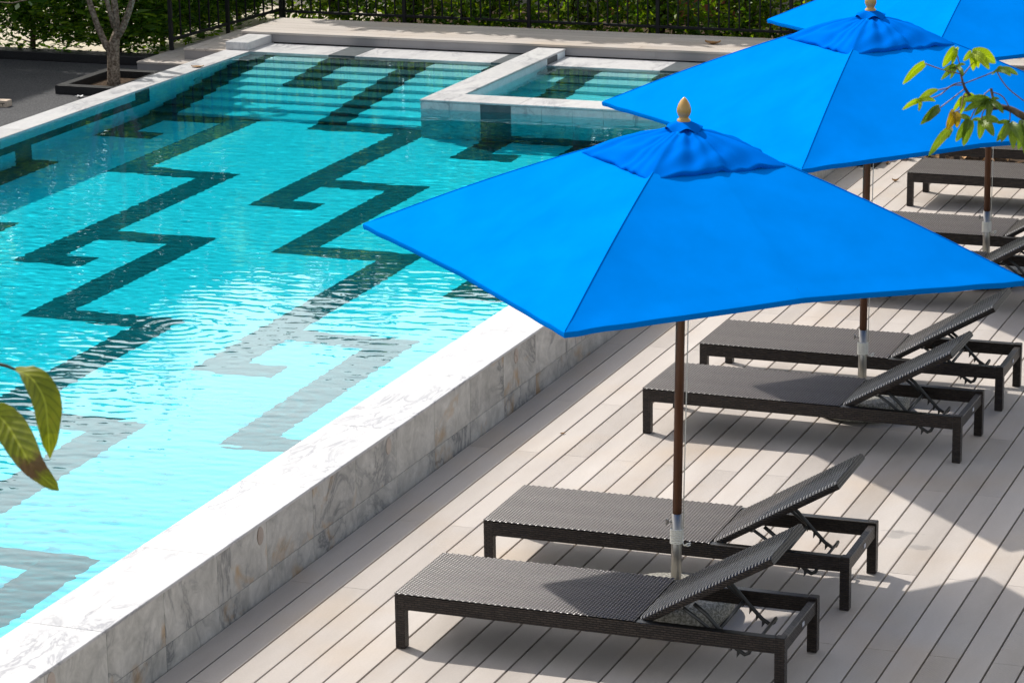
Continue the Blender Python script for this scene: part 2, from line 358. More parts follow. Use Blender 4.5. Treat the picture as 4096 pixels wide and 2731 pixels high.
# ------------------------------------------------------------------ deck boards
deck_o = bpy.data.objects.new('pool_deck', None); link(deck_o); tag(deck_o, kind='structure')
PITCH = 0.1575; BW = PITCH - 0.0105
bm_cache = {}
def board(k, y0, y1, ridged):
    ln = round(y1 - y0 - 0.003, 3); kk = (ln, ridged)
    if kk not in bm_cache:
        bm_cache[kk] = MB().box(-BW / 2, BW / 2, -ln / 2, ln / 2, -0.024, 0, 0.0016).mesh('deck_board', M['board_ridged' if ridged else 'board_smooth'])
    o = obj('deck_board', bm_cache[kk], deck_o, ((k + 0.5) * PITCH, (y0 + y1) / 2, 0))
for k in range(30):
    ys = [-8.3 if k % 2 == 0 else -7.17]
    while ys[-1] < 9.144: ys.append(ys[-1] + 2.596)
    ys = [y for y in ys if y < 9.1] + [9.144]
    if k < 2: ys = [y for y in ys if y < 8.5] + ([8.62] if True else [])
    for a, b in zip(ys[:-1], ys[1:]):
        board(k, a, b, (k % 2 == 0) if rnd.random() < 0.85 else (k % 2 == 1))

# ------------------------------------------------------------------ pool: floor, walls, steps
pf = receiver(MB().box(-7.1, -0.3, YN - 0.1, 8.45, FLOOR - 0.1, FLOOR).build('pool_floor', M['pool_white'])); tag(pf, kind='structure')
def runs(cells):                 # cut the set of cells into long straight bands that do not overlap
    cells = set(cells); out = []
    def rv(c):
        u, j = c; a = j
        while (u, a - 1) in cells: a -= 1
        b = j
        while (u, b + 1) in cells: b += 1
        return u, a, b
    while cells:
        best = None
        for c in cells:
            u, a, b = rv(c)
            if best is None or b - a > best[0]: best = (b - a, [(u, q) for q in range(a, b + 1)])
            j = c[1]; p = c[0]
            while (p - 1, j) in cells: p -= 1
            q = c[0]
            while (q + 1, j) in cells: q += 1
            if q - p > best[0]: best = (q - p, [(w, j) for w in range(p, q + 1)])
        out.append(best[1]); cells -= set(best[1])
    return out
fl_cells = [(u, j) for u in range(0, 22) for j in range(0, 67) if key(u, j) and (u < 10 or j >= 1)]
for run in runs(fl_cells):
    us = [c[0] for c in run]; js = [c[1] for c in run]
    x0, x1 = gx(min(us)), min(gx(max(us) + 1), PX1 + 0.02); y1, y0 = gy(min(js)), gy(max(js) + 1)
    if min(us) >= 10 and min(js) == 1: y1 = min(y1, 8.11)
    if x1 - x0 > 0.05: receiver(MB().box(x0 + 0.001, x1 - 0.001, y0 + 0.001, y1 - 0.001, FLOOR - 0.003, FLOOR + 0.004).build('dark_band', M['slate'], pf))
# pale grout lines cut as thin recessed strips are too fine to see here; far wall of the pool
fw = thing('far_pool_wall', 'low white marble pool wall beside the black paving and the planter', 'wall')
core = receiver(MB().box(-7.168, XL, YN, 11.28, -1.05, HW - 0.022).build('wall_core', M['pool_white'], fw))
y = 11.285
cop = None
while y > YN:
    ln = 1.16 if y < 11.2 else 0.575
    receiver(MB().box(-7.170, XL + 0.003, y - ln + 0.0015, y, HW - 0.0205, HW, 0.003).build('coping_slab', M['marble_white'], fw)); y -= ln
for run in runs([(u, j) for u in range(-5, 0) for j in range(0, 67) if key(u, j)]):
    us = [c[0] for c in run]; js = [c[1] for c in run]
    z0 = FLOOR + U * (-max(us) - 1); z1 = min(FLOOR + U * (-min(us)), HW - 0.025)
    y1, y0 = gy(min(js)), gy(max(js) + 1)
    receiver(MB().box(XL - 0.004, XL + 0.004, y0 + 0.001, y1 - 0.001, z0 + 0.005, z1).build('dark_band', M['slate'], fw))
sk = MB().lathe([(0.085, 0), (0.095, 0.012), (0.07, 0.022), (0.06, 0.006)], 24); o = receiver(sk.build('water_inlet', M['marble_white'], fw)); o.rotation_euler = (0, R(90), 0); o.location = (XL, 9.48, -0.06)

# deck-side wall
nw = thing('deck_side_pool_wall', 'marble pool wall with white coping and grey veined tiles beside the deck', 'wall')
receiver(MB().box(-0.41, -0.0125, YN, 8.63, -1.0, HW - 0.022).build('wall_core', M['pool_white'], nw))
tu = {}
k = 0; y = -11.44 + 0.579 * 0
ys = [-10.863 + 0.5785 * i for i in range(34)]
for a in ys:
    b = min(a + 0.5785, 8.63)
    if b - a < 0.05: continue
    for (z0, z1) in ((0.1315, 0.4035), (-0.02, 0.1295)):
        MB().box(-0.0122, 0.0, a + 0.0015, b - 0.0015, z0, z1, 0.0012).build('wall_tile', M['marble_grey'], nw)
y = -10.9
while y < 8.63:
    y2 = min(y + 1.157, 8.632)
    receiver(MB().box(PX1, 0.004, y + 0.0006, y2 - 0.0006, HW - 0.0185, HW, 0.003).build('coping_slab', M['marble_white'], nw)); y = y2
for yy, zz in ((-5.60, 0.352), (-3.42, 0.350), (-1.722, 0.347), (0.35, 0.35), (2.4, 0.35)):
    n = 28; mb = MB(); v = [(0.0032, 0, 0)] + [(0.0032, 0.036 * math.cos(2 * math.pi * q / n), 0.048 * math.sin(2 * math.pi * q / n)) for q in range(n)]
    rim = [(0.0005, p[1] * 1.04, p[2] * 1.04) for p in v[1:]]
    mb.add(v + rim, [(0, 1 + q, 1 + (q + 1) % n) for q in range(n)] + [(1 + q, 1 + n + q, 1 + n + (q + 1) % n, 1 + (q + 1) % n) for q in range(n)])
    o = mb.build('round_inlay', M['inlay'], nw); o.location = (0, yy, zz)
receiver(MB().box(-7.1, 0, YN - 0.3, YN + 0.0, -1.0, HW - 0.001).build('end_coping', M['marble_white'], nw))

# steps
st = thing('pool_steps', 'wide marble steps with dark tiles going down into the pool', 'steps')
for k in range(0, 9):            # k = 0 is the dry platform, 1..8 the treads
    z = ZW - RISE * k + (0.007 if k == 0 else 0); y0 = YF - 0.02 - (k * 0.2825)
    if k == 0: y0, y1 = 10.70, 11.275
    else: y0 = 10.72 - 0.284 * k; y1 = y0 + 0.284 if k > 1 else 10.70
    s_ = receiver(MB().box(XL + 0.001, gx(10) + 0.01, y0, y1, FLOOR - 0.05, z).build('step', M['marble_white'] if k == 0 else M['pool_white'], st))
    rows = [-(9 - k)] if k else [-9, -10]
    for j in rows:
        for u in range(0, 10):
            if not key(u, j): continue
            if k: b0, b1 = y0 - 0.003, y1 - (0.003 if k > 0 else 0)
            else: b0 = 10.70 - 0.003 + (0 if j == -9 else 0.29); b1 = 10.70 + (0.287 if j == -9 else 0.574)
            zb = z - RISE + 0.006 if (j != -10) else z - 0.01
            receiver(MB().box(gx(u) + 0.0015, gx(u + 1) - 0.0015, b0, b1, zb, z + 0.003).build('dark_tile', M['slate'], s_))

# raised spa at the end
SX0, SX1, SY0, SY1, SZ = gx(10) + 0.005, gx(11), 8.112, 8.478, 0.500
spa = thing('raised_spa', 'raised marble spa tub built into the end of the pool', 'hot tub')
fcz = SZ - 0.020
receiver(MB().box(SX0 + 0.012, SX1 - 0.004, SY0 + 0.012, 11.27, FLOOR - 0.05, fcz - 0.002).build('side_wall', M['pool_white'], spa))
receiver(MB().box(SX1 - 0.004, PX1 + 0.02, SY0 + 0.012, SY1, FLOOR - 0.05, fcz - 0.002).build('front_wall', M['pool_white'], spa))
receiver(MB().box(-0.409, -0.012, SY0 + 0.6, 11.27, 0.0, fcz - 0.002).build('end_wall', M['pool_white'], spa))
u = 10
while u < 21.5:                  # tiles on the pool-side face, one grid unit each
    x0 = SX0 if u == 10 else gx(u); x1 = min(gx(u + 1), PX1)
    for row in range(5):
        z0 = FLOOR + U * row; z1 = min(FLOOR + U * (row + 1), fcz - 0.003)
        dk = key(u, 0 - row) if row else key(u, 0)
        receiver(MB().box(x0 + 0.001, x1 - 0.001, SY0 - (0.001 if dk else 0), SY0 + 0.0115, z0 + 0.001, z1 - 0.001).build('face_tile', M['slate'] if dk else M['marble_white'], spa))
    u += 1
for (x0, x1, y0, y1) in ((SX0 - 0.004, SX1 + 0.003, SY1 + 0.001, 9.4), (SX0 - 0.004, SX1 + 0.003, 9.401, 10.34), (SX0 - 0.004, SX1 + 0.003, 10.341, 11.27), (SX0 - 0.004, -2.9, SY0 - 0.004, SY1), (-2.899, -1.7, SY0 - 0.004, SY1), (-1.699, -0.42, SY0 - 0.004, SY1),
                         (-0.4135, 0.0, SY0 + 0.6, 11.27)):
    receiver(MB().box(x0, x1, y0, y1, fcz, SZ, 0.004).build('coping_slab', M['marble_white'], spa))
receiver(MB().box(SX1 - 0.003, SX1 + 0.0005, gy(-8), gy(-9), 0.1, fcz - 0.003).build('dark_tile', M['slate'], spa))
receiver(MB().box(SX1, -0.41, SY1 - 0.01, 9.9, FLOOR, ZW - RISE * 4).build('spa_floor', M['pool_white'], spa))
for k in range(0, 4):
    z = ZW - RISE * k + (0.007 if k == 0 else 0)
    y0 = 10.70 if k == 0 else 10.72 - 0.284 * k; y1 = 11.275 if k == 0 else (10.70 if k == 1 else y0 + 0.284)
    s_ = receiver(MB().box(SX1 + 0.0005, -0.41, y0, y1, FLOOR, z).build('spa_step', M['marble_white'] if k == 0 else M['pool_white'], spa))
    for j in ([-(9 - k)] if k else [-9, -10]):
        for u in range(11, 21):
            if not key(u, j): continue
            b0, b1 = (y0 - 0.003, y1 - 0.003) if k else (10.70 - 0.003 + (0 if j == -9 else 0.29), 10.70 + (0.287 if j == -9 else 0.574))
            receiver(MB().box(gx(u) + 0.0015, gx(u + 1) - 0.0015, b0, b1, z - 0.1, z + 0.003).build('dark_tile', M['slate'], s_))
for (u, j) in [(u, j) for u in range(11, 21) for j in range(-5, -1) if key(u, j)]:
    receiver(MB().box(gx(u) + 0.0015, gx(u + 1) - 0.0015, gy(j + 1) + 0.001, gy(j) - 0.001, ZW - RISE * 4 - 0.003, ZW - RISE * 4 + 0.003).build('dark_tile', M['slate'], spa))

# marble block at the corner
blk = tag(MB().box(-7.168, -6.90, 10.722, 11.28, HW + 0.0005, 0.5075, 0.004).build('marble_block', M['marble_white']), 'short white marble block on the coping in front of the timber platform', 'block')

# ------------------------------------------------------------------ water
nx, ny = 440, 1420
X = np.linspace(-7.16, PX1 + 0.004, nx); Y = np.linspace(YN + 0.002, 11.26, ny); XX, YY = np.meshgrid(X, Y)
rg = np.random.default_rng(5); Z = np.zeros_like(XX)
def waves(count, lo, hi, slope, mean, spread):
    z = np.zeros_like(XX)
    for _ in range(count):
        a = rg.normal(mean, spread); lam = math.exp(rg.uniform(math.log(lo), math.log(hi))); q = 2 * math.pi / lam
        z += slope * lam / (2 * math.pi) * math.sqrt(2 / count) * np.sin(q * (XX * math.cos(a) + YY * math.sin(a)) + rg.uniform(0, 6.28))
    return z
amp = (1 + 0.45 * np.sin(XX * 0.9 + 1.0) * np.sin(YY * 0.55 + 0.4)) * np.clip(1.05 - 0.055 * (YY - 1.0), 0.55, 1.1)
Z += waves(90, 0.058, 0.20, 0.0130, 1.72, 0.38) * amp
Z += waves(30, 0.3, 0.9, 0.0026, 1.4, 0.8)
for (px, py, a0, r0) in ((-2.3, 0.15, 0.0007, 0.55), (-2.75, 8.75, 0.0022, 0.3), (-2.35, 8.8, 0.0015, 0.3)):
    d = np.sqrt((XX - px) ** 2 + (YY - py) ** 2); Z += a0 * np.exp(-d / r0) * np.sin(d * 2 * math.pi / 0.11)
Z *= np.clip((10.69 - YY) / 0.25, 0, 1) * np.clip((XX + 6.885) / 0.06, 0, 1)
P = np.stack([XX, YY, ZW + Z], -1)
def water_mat():
    t = NT('clear_water'); t.t.nodes.remove(t.b); gl = t.n('ShaderNodeBsdfGlass'); gl.inputs['Roughness'].default_value = 0.0; gl.inputs['IOR'].default_value = 1.33
    t.l(gl.outputs[0], t.out.inputs[0]); return t.m
def body_mat():
    t = NT('turquoise_water_body'); t.t.nodes.remove(t.b); va = t.n('ShaderNodeVolumeAbsorption'); va.inputs['Color'].default_value = (0.0, 0.955, 0.99, 1); va.inputs['Density'].default_value = 1.9
    t.l(va.outputs[0], t.out.inputs[1]); return t.m
i = np.arange(nx * ny).reshape(ny, nx); q = np.stack([i[:-1, :-1], i[:-1, 1:], i[1:, 1:], i[1:, :-1]], -1).reshape(-1, 4)
me = bpy.data.meshes.new('pool_water'); me.from_pydata(P.reshape(-1, 3).tolist(), [], q.tolist()); me.polygons.foreach_set('use_smooth', [True] * len(q)); me.materials.append(water_mat())
water = link(bpy.data.objects.new('pool_water', me)); tag(water, kind='structure'); water.cycles.is_caustics_caster = True
MB().box(XL - 0.02, PX1 + 0.02, YN - 0.02, YF - 0.004, FLOOR - 0.02, ZW + 0.0095).build('water_body', body_mat(), water)

# ------------------------------------------------------------------ timber platform and steps at the end
tp = thing('timber_platform', 'long low composite board platform running behind the pool end', 'platform')
for b in range(6):
    y0 = 11.272 + b * 0.1665; xs = [-7.26, -5.535 + (0 if b % 2 == 0 else 1.2), -2.8 + (0 if b % 2 == 0 else 1.2), 0.4, 3.2]
    xs = [-7.26] + [x for x in ((-5.535, -2.8, 0.0) if b % 2 == 0 else (-4.335, -1.6, 1.2))] + [3.2]
    for x0, x1 in zip(xs[:-1], xs[1:]):
        MB().box(x0 + 0.0015, x1 - 0.0015, y0 + 0.0015, y0 + 0.1605, 0.512, 0.5346, 0.002).build('platform_board', M['bench_board'], tp)
xs = [-7.25, -5.553, -2.614, 0.33, 3.2]
for x0, x1 in zip(xs[:-1], xs[1:]): MB().box(x0 + 0.001, x1 - 0.001, 11.29, 11.312, ZW + 0.017, 0.511).build('fascia_panel', M['fascia'], tp)
MB().box(-7.248, -7.226, 11.3125, 12.26, 0.19, 0.511).build('side_panel', M['fascia'], tp)
MB().box(-7.22, 3.19, 11.33, 12.25, 0.18, 0.508).build('frame', M['gap'], tp)  # dark backing block; its colour gives the shade in the fascia slit
ts = thing('timber_corner_steps', 'two timber steps wrapping the corner of the platform beside the black paving', 'steps')
def tstep(x0, x1, y0, y1, z, zb, inner):
    n = 3; w = (x1 - x0) / n
    for b in range(n):
        MB().box(x0 + b * w + 0.0035, x0 + (b + 1) * w - 0.0035, y0, y1, z - 0.022, z, 0.002).build('step_board', M['bench_board'], ts)
    MB().box(x0 + 0.006, x1, y0 + 0.008, y1, zb, z - 0.0225).build('riser', M['fascia'], ts)
tstep(-8.07, -7.66, 10.42, 12.25, 0.304, 0.19, 0); tstep(-7.655, -7.262, 10.70, 12.25, 0.420, 0.19, 0); 
MB().box(-7.66, -7.172, 10.42, 10.698, 0.282, 0.304, 0.002).build('step_board', M['bench_board'], ts); MB().box(-7.66, -7.172, 10.428, 10.70, 0.19, 0.2815).build('riser', M['fascia'], ts)
MB().box(-7.2615, -7.172, 10.70, 11.27, 0.398, 0.420, 0.002).build('step_board', M['bench_board'], ts); MB().box(-7.2615, -7.172, 10.708, 11.27, 0.19, 0.3975).build('riser', M['fascia'], ts)

# ------------------------------------------------------------------ black kerbs and planter
pk = thing('square_planter', 'square black stone planter kerb around the grey forked tree', 'planter')
for (x0, x1, y0, y1) in ((-8.24, -7.62, 9.0, 9.10), (-8.24, -8.14, 9.101, 9.985), (-8.24, -7.62, 9.986, 10.085), (-7.62, -7.52, 9.0, 10.085)):
    MB().box(x0, x1, y0, y1, 0.19, 0.28, 0.004).build('kerb', M['black_stone'], pk)
MB().box(-8.139, -7.621, 9.101, 9.985, 0.12, 0.205).build('soil', M['soil'], pk)
tag(MB().box(-26, -8.075, 10.80, 11.03, 0.191, 0.285, 0.006).build('black_kerb', M['black_stone']), 'long black stone kerb in front of the dark hedge', 'kerb')
rk = thing('black_bed_kerb', 'black speckled stone kerb at the end of the deck by the bed of dry leaves', 'kerb')
MB().box(0.006, 0.315, 8.632, 8.93, -0.02, 0.13, 0.006).build('kerb', M['black_stone'], rk); MB().box(0.10, 0.345, 8.9315, 11.2, -0.02, 0.13, 0.006).build('kerb', M['black_stone'], rk)
tag(MB().box(0.346, 9, 9.15, 11.2, -0.11, -0.018).build('soil_bed', M['soil']), kind='structure')

# ------------------------------------------------------------------ fences
def fence(name, label, p0, p1, npan, per, zb):
    f = thing(name, label, 'fence', (p0[0], p0[1], zb)); L = math.hypot(p1[0] - p0[0], p1[1] - p0[1]); f.rotation_euler.z = math.atan2(p1[1] - p0[1], p1[0] - p0[0])
    pm = MB().box(-0.019, 0.019, -0.019, 0.019, 0, 1.35, 0.003).mesh('post', M['black_metal']); km = MB().box(-0.0075, 0.0075, -0.0075, 0.0075, 0.181, 1.234).mesh('picket', M['black_metal'])
    step = L / npan
    for a in range(npan + 1): obj('post', pm, f, (a * step, 0, 0))
    for a in range(npan):
        for b in range(1, per): obj('picket', km, f, (a * step + b * step / per, 0, 0))
        for z in (0.165, 1.25): MB().box(a * step + 0.0195, (a + 1) * step - 0.0195, -0.012, 0.012, z - 0.015, z + 0.015, 0.003).build('rail', M['black_metal'], f)
    return f
fence('metal_fence', 'black metal picket fence running behind the timber platform', (-7.87, 13.64), (4.17, 13.64), 8, 13, 0.225)
fence('metal_fence', 'short black metal picket fence turning the corner beside the timber steps', (-7.874, 13.58), (-8.05, 11.19), 2, 6, 0.255)

# ------------------------------------------------------------------ hedge and trees
def leaves(mb, centres, n, size, spread, up=0.35, rs=None):
    rs = rs or rnd
    for _ in range(n):
        c = rs.choice(centres); p = Vector(c) + Vector((rs.gauss(0, spread), rs.gauss(0, spread), rs.gauss(0, spread)))
        d = Vector((rs.uniform(-1, 1), rs.uniform(-1, 1), rs.uniform(-0.8, 0.8))).normalized()
        nn = Vector((rs.uniform(-1, 1), rs.uniform(-1, 1), rs.uniform(-0.2, 1) + up)); sd = d.cross(nn)
        if sd.length < 0.1: continue
        sd.normalize(); up_ = sd.cross(d); s = size * rs.uniform(0.65, 1.25); w = s * 0.24
        mb.add([p, p + d * s * 0.45 + sd * w + up_ * w * 0.35, p + d * s - up_ * s * 0.08, p + d * s * 0.45 - sd * w + up_ * w * 0.35], [(0, 1, 2), (0, 2, 3)])
def hedge_meshes(seed, mat, open_base, hang=0.0, top=3.0, slab=True):
    rs = random.Random(seed); fo = MB(); tw = MB(); cs = []; cl = []
    tw.tube([(0, 0, -0.02), (0.01, 0.02, 0.5), (-0.02, 0, 1.4), (0, 0, 2.6)], [0.034, 0.028, 0.02, 0.006], 7)
    for s in range(26):
        z0 = rs.uniform(0.05, 1.1) if s < 14 else rs.uniform(0.6, 2.4); a = rs.uniform(0, 6.28); ln = rs.uniform(0.3, 0.75)
        b = Vector((0, 0, z0)); e = b + Vector((math.cos(a) * ln, math.sin(a) * ln * 0.6, rs.uniform(0.15, 0.6)))
        m = (b + e) / 2 + Vector((rs.gauss(0, 0.04), rs.gauss(0, 0.04), -0.03)); tw.tube([b, m, e], [0.011, 0.008, 0.003], 5, False)
        cs += [m.lerp(e, t) for t in (0.1, 0.5, 0.9)]
    if hang:  # stems carrying an out-of-view leaf overhang, added to shade the platform
        for s in range(4): tw.tube([(rs.uniform(-0.4, 0.4), 0.05, 0.0), (rs.uniform(-0.4, 0.4), 0.0, 1.5), (rs.uniform(-0.5, 0.5), -0.45, 2.45), (rs.uniform(-0.5, 0.5), -1.1, 2.8)], [0.016, 0.013, 0.009, 0.003], 6)
    low = 0.36 if open_base else 0.02
    for _ in range(240):
        z = rs.uniform(low, top) if rs.random() < (0.22 if hang else 0.5) else rs.uniform(low, 1.0); 
        if hang: z = rs.uniform(0.02, 1.0); cl.append((rs.gauss(0, 0.30 * (1.1 - 0.7 * z)), rs.uniform(-0.48 + 0.6 * z, 0.25), z))
        else: cl.append((rs.uniform(-0.6, 0.6), rs.uniform(-0.3, 0.3), z))
    leaves(fo, [(rs.uniform(-0.6, 0.6), rs.uniform(-0.35, 0.35), rs.uniform(0.03, 0.75 if open_base else 0.3)) for _ in range(120)], 250 if open_base else 200, 0.11, 0.05, rs=rs); leaves(fo, cl, 5200 if open_base else 1150, 0.085 if open_base else 0.11, 0.075, rs=rs); leaves(fo, [(rs.uniform(-0.65, 0.65), rs.uniform(-hang, -0.45) if hang else rs.uniform(-0.3, 0.3), rs.uniform(2.5, 3.0) if hang else rs.uniform(0.9, top)) for _ in range(200)], 2600 if hang else 500, 0.22, 0.07, rs=rs); leaves(fo, [c for c in cs if c.z > 0.1], 700, 0.085, 0.05, rs=rs)  # hang also adds large overhead leaves that shade the platform boards
    return fo.mesh('foliage', mat), tw.mesh('trunk', M['twig'])
ORD = 'first second third fourth fifth sixth seventh eighth ninth tenth eleventh twelfth'.split()
HA = [hedge_meshes(s, M['hedge_leaf'], False, 1.36, 1.2) for s in (11, 12, 13)]; HB = [hedge_meshes(s, M['hedge_dark'], True, 0, 3.0) for s in (21, 22)]
def shrub(x, y, z, kind, k, label, group, rz, hs=1.0):
    t = thing('hedge_shrub', label, 'shrub', (x, y, z), group); t.rotation_euler.z = rz; s = rnd.uniform(0.92, 1.08); t.scale = (1, 1, s * hs)
    f, w = (HA if kind == 0 else HB)[k % (3 if kind == 0 else 2)]; obj('trunk', w, t); obj('foliage', f, t)
for k in range(12): shrub(-7.5 + k * 1.0, 14.1 + rnd.uniform(-0.06, 0.06), 0.185, 0, k, '%s green hedge shrub from the corner post behind the long black fence' % ORD[k], 'hedge shrubs behind the long fence', rnd.uniform(-0.2, 0.2))
for k in range(3): shrub(-8.5, 11.85 + k * 0.95, 0.185, 1, k, '%s dark hedge shrub beside the short fence, counted from the black kerb' % ORD[k], 'hedge shrubs beside the short fence', math.pi / 2 + rnd.uniform(-0.2, 0.2), 0.5)
for k in range(5): shrub(-8.75 - k * 1.08, 11.3 + rnd.uniform(-0.05, 0.05), 0.185, 1, k + 1, '%s dark bare-stemmed hedge shrub behind the black kerb, counted from the short fence' % ORD[k], 'hedge shrubs behind the black kerb', rnd.choice((0, math.pi)) + rnd.uniform(-0.2, 0.2), (0.45, 0.62, 1.0)[min(k, 2)])

tr = thing('forked_tree', 'smooth grey forked tree growing in the square black planter', 'tree', (-7.88, 9.57, 0.2))
b = MB(); q0 = Vector((-7.88, 9.57, 0.2)); L_ = lambda *p: [Vector(x) - q0 for x in p]
b.tube(L_((-7.885, 9.57, 0.15), (-7.88, 9.57, 0.25), (-7.872, 9.565, 0.45), (-7.862, 9.56, 0.60), (-7.835, 9.56, 0.68), (-7.80, 9.56, 0.76)), [0.082, 0.068, 0.063, 0.064, 0.050, 0.045], 14)
b.tube(L_((-7.87, 9.56, 0.55), (-7.935, 9.55, 0.60), (-8.03, 9.55, 0.82), (-8.09, 9.55, 1.0), (-8.18, 9.52, 1.5), (-8.3, 9.4, 1.9)), [0.05, 0.036, 0.032, 0.030, 0.024, 0.018], 10)
b.tube(L_((-7.81, 9.56, 0.72), (-7.815, 9.57, 0.85), (-7.835, 9.58, 1.08), (-7.85, 9.62, 1.6), (-7.9, 9.7, 2.1)), [0.042, 0.034, 0.034, 0.026, 0.018], 10)
b.tube(L_((-7.83, 9.54, 0.80), (-7.855, 9.52, 0.95), (-7.88, 9.5, 1.10), (-7.95, 9.4, 1.6)), [0.03, 0.024, 0.022, 0.016], 9)
b.tube(L_((-7.81, 9.56, 0.71), (-7.735, 9.55, 0.80), (-7.66, 9.54, 0.95), (-7.60, 9.54, 1.1), (-7.52, 9.5, 1.6), (-7.45, 9.4, 2.0)), [0.045, 0.036, 0.033, 0.031, 0.024, 0.016], 10)
b.tube(L_((-8.18, 9.52, 1.5), (-8.4, 9.4, 1.30), (-8.62, 9.32, 1.10), (-8.85, 9.3, 1.045), (-9.05, 9.3, 1.05)), [0.015, 0.012, 0.008, 0.007, 0.004], 7)
b.build('trunk', M['bark'], tr)
fo = MB()
for c in ((-8.3, 9.4, 1.95), (-7.9, 9.7, 2.15), (-7.95, 9.4, 1.65), (-7.45, 9.4, 2.05)):
    leaves(fo, [Vector(c) - q0], 9, 0.24, 0.05)
for p, d in (((-8.78, 9.3, 1.05), (0.02, -0.1, -0.06)), ((-8.66, 9.3, 1.08), (0.06, -0.06, -0.05)), ((-9.0, 9.3, 1.05), (-0.06, -0.05, 0.05))):
    p = Vector(p) - q0; d = Vector(d); sd = d.cross(Vector((0, 0.5, 1))).normalized() * 0.028
    fo.add([p, p + d * 0.5 + sd, p + d, p + d * 0.5 - sd], [(0, 1, 2), (0, 2, 3)])
fo.build('foliage', M['crown_leaf'], tr)

tag(MB().box(-9.5, 6, 16.2, 16.35, 0.15, 1.05).build('garden_wall', M['grey_wall']), 'grey rendered garden wall seen through gaps in the hedge', 'wall')
tag(MB().box(-4.6, -2.9, 15.5, 15.62, 0.186, 0.95).build('terracotta_wall', M['red_wall']), 'low rust red wall glimpsed through the hedge behind the fence', 'wall')
tl = MB(); rl = random.Random(44)
for k in range(26):
    x = -17 + k * 0.95; h_ = 3.75 + 0.28 * max(0, -7 - x) + 0.8 * max(0, -12.9 - x) + 0.35 * math.sin(k * 1.7) - (0.0 if x < -3 else 0.5); h_ = min(h_, 7.0); cl = [(x + rl.uniform(-0.7, 0.7), 18.2 + rl.uniform(-0.7, 0.7), rl.uniform(0.2, 1.0) ** 0.8 * h_ + 0.3) for _ in range(90)]
    leaves(tl, cl, 1500, 0.34, 0.17, rs=rl)
tag(tl.build('tree_line', M['tree_line_leaf']), kind='stuff')
house = thing('unseen_building', 'unseen rendered building beside the black paving, sized to shade it', 'building', (-13.6, 0, 0.15))  # out of view; placed and sized to cast shade over the black paving
MB().box(-9, -0.4, -14, 12.2, 0, 7.0).build('wall', M['grey_wall'], house); MB().box(-9.3, 0.0, -14.4, 12.7, 7.0, 7.25).build('roof', M['fascia'], house)
for k in range(5): MB().box(-0.401, -0.36, -11 + k * 4.6, -9 + k * 4.6, 0.9, 3.2).build('window', M['black_stone'], house)

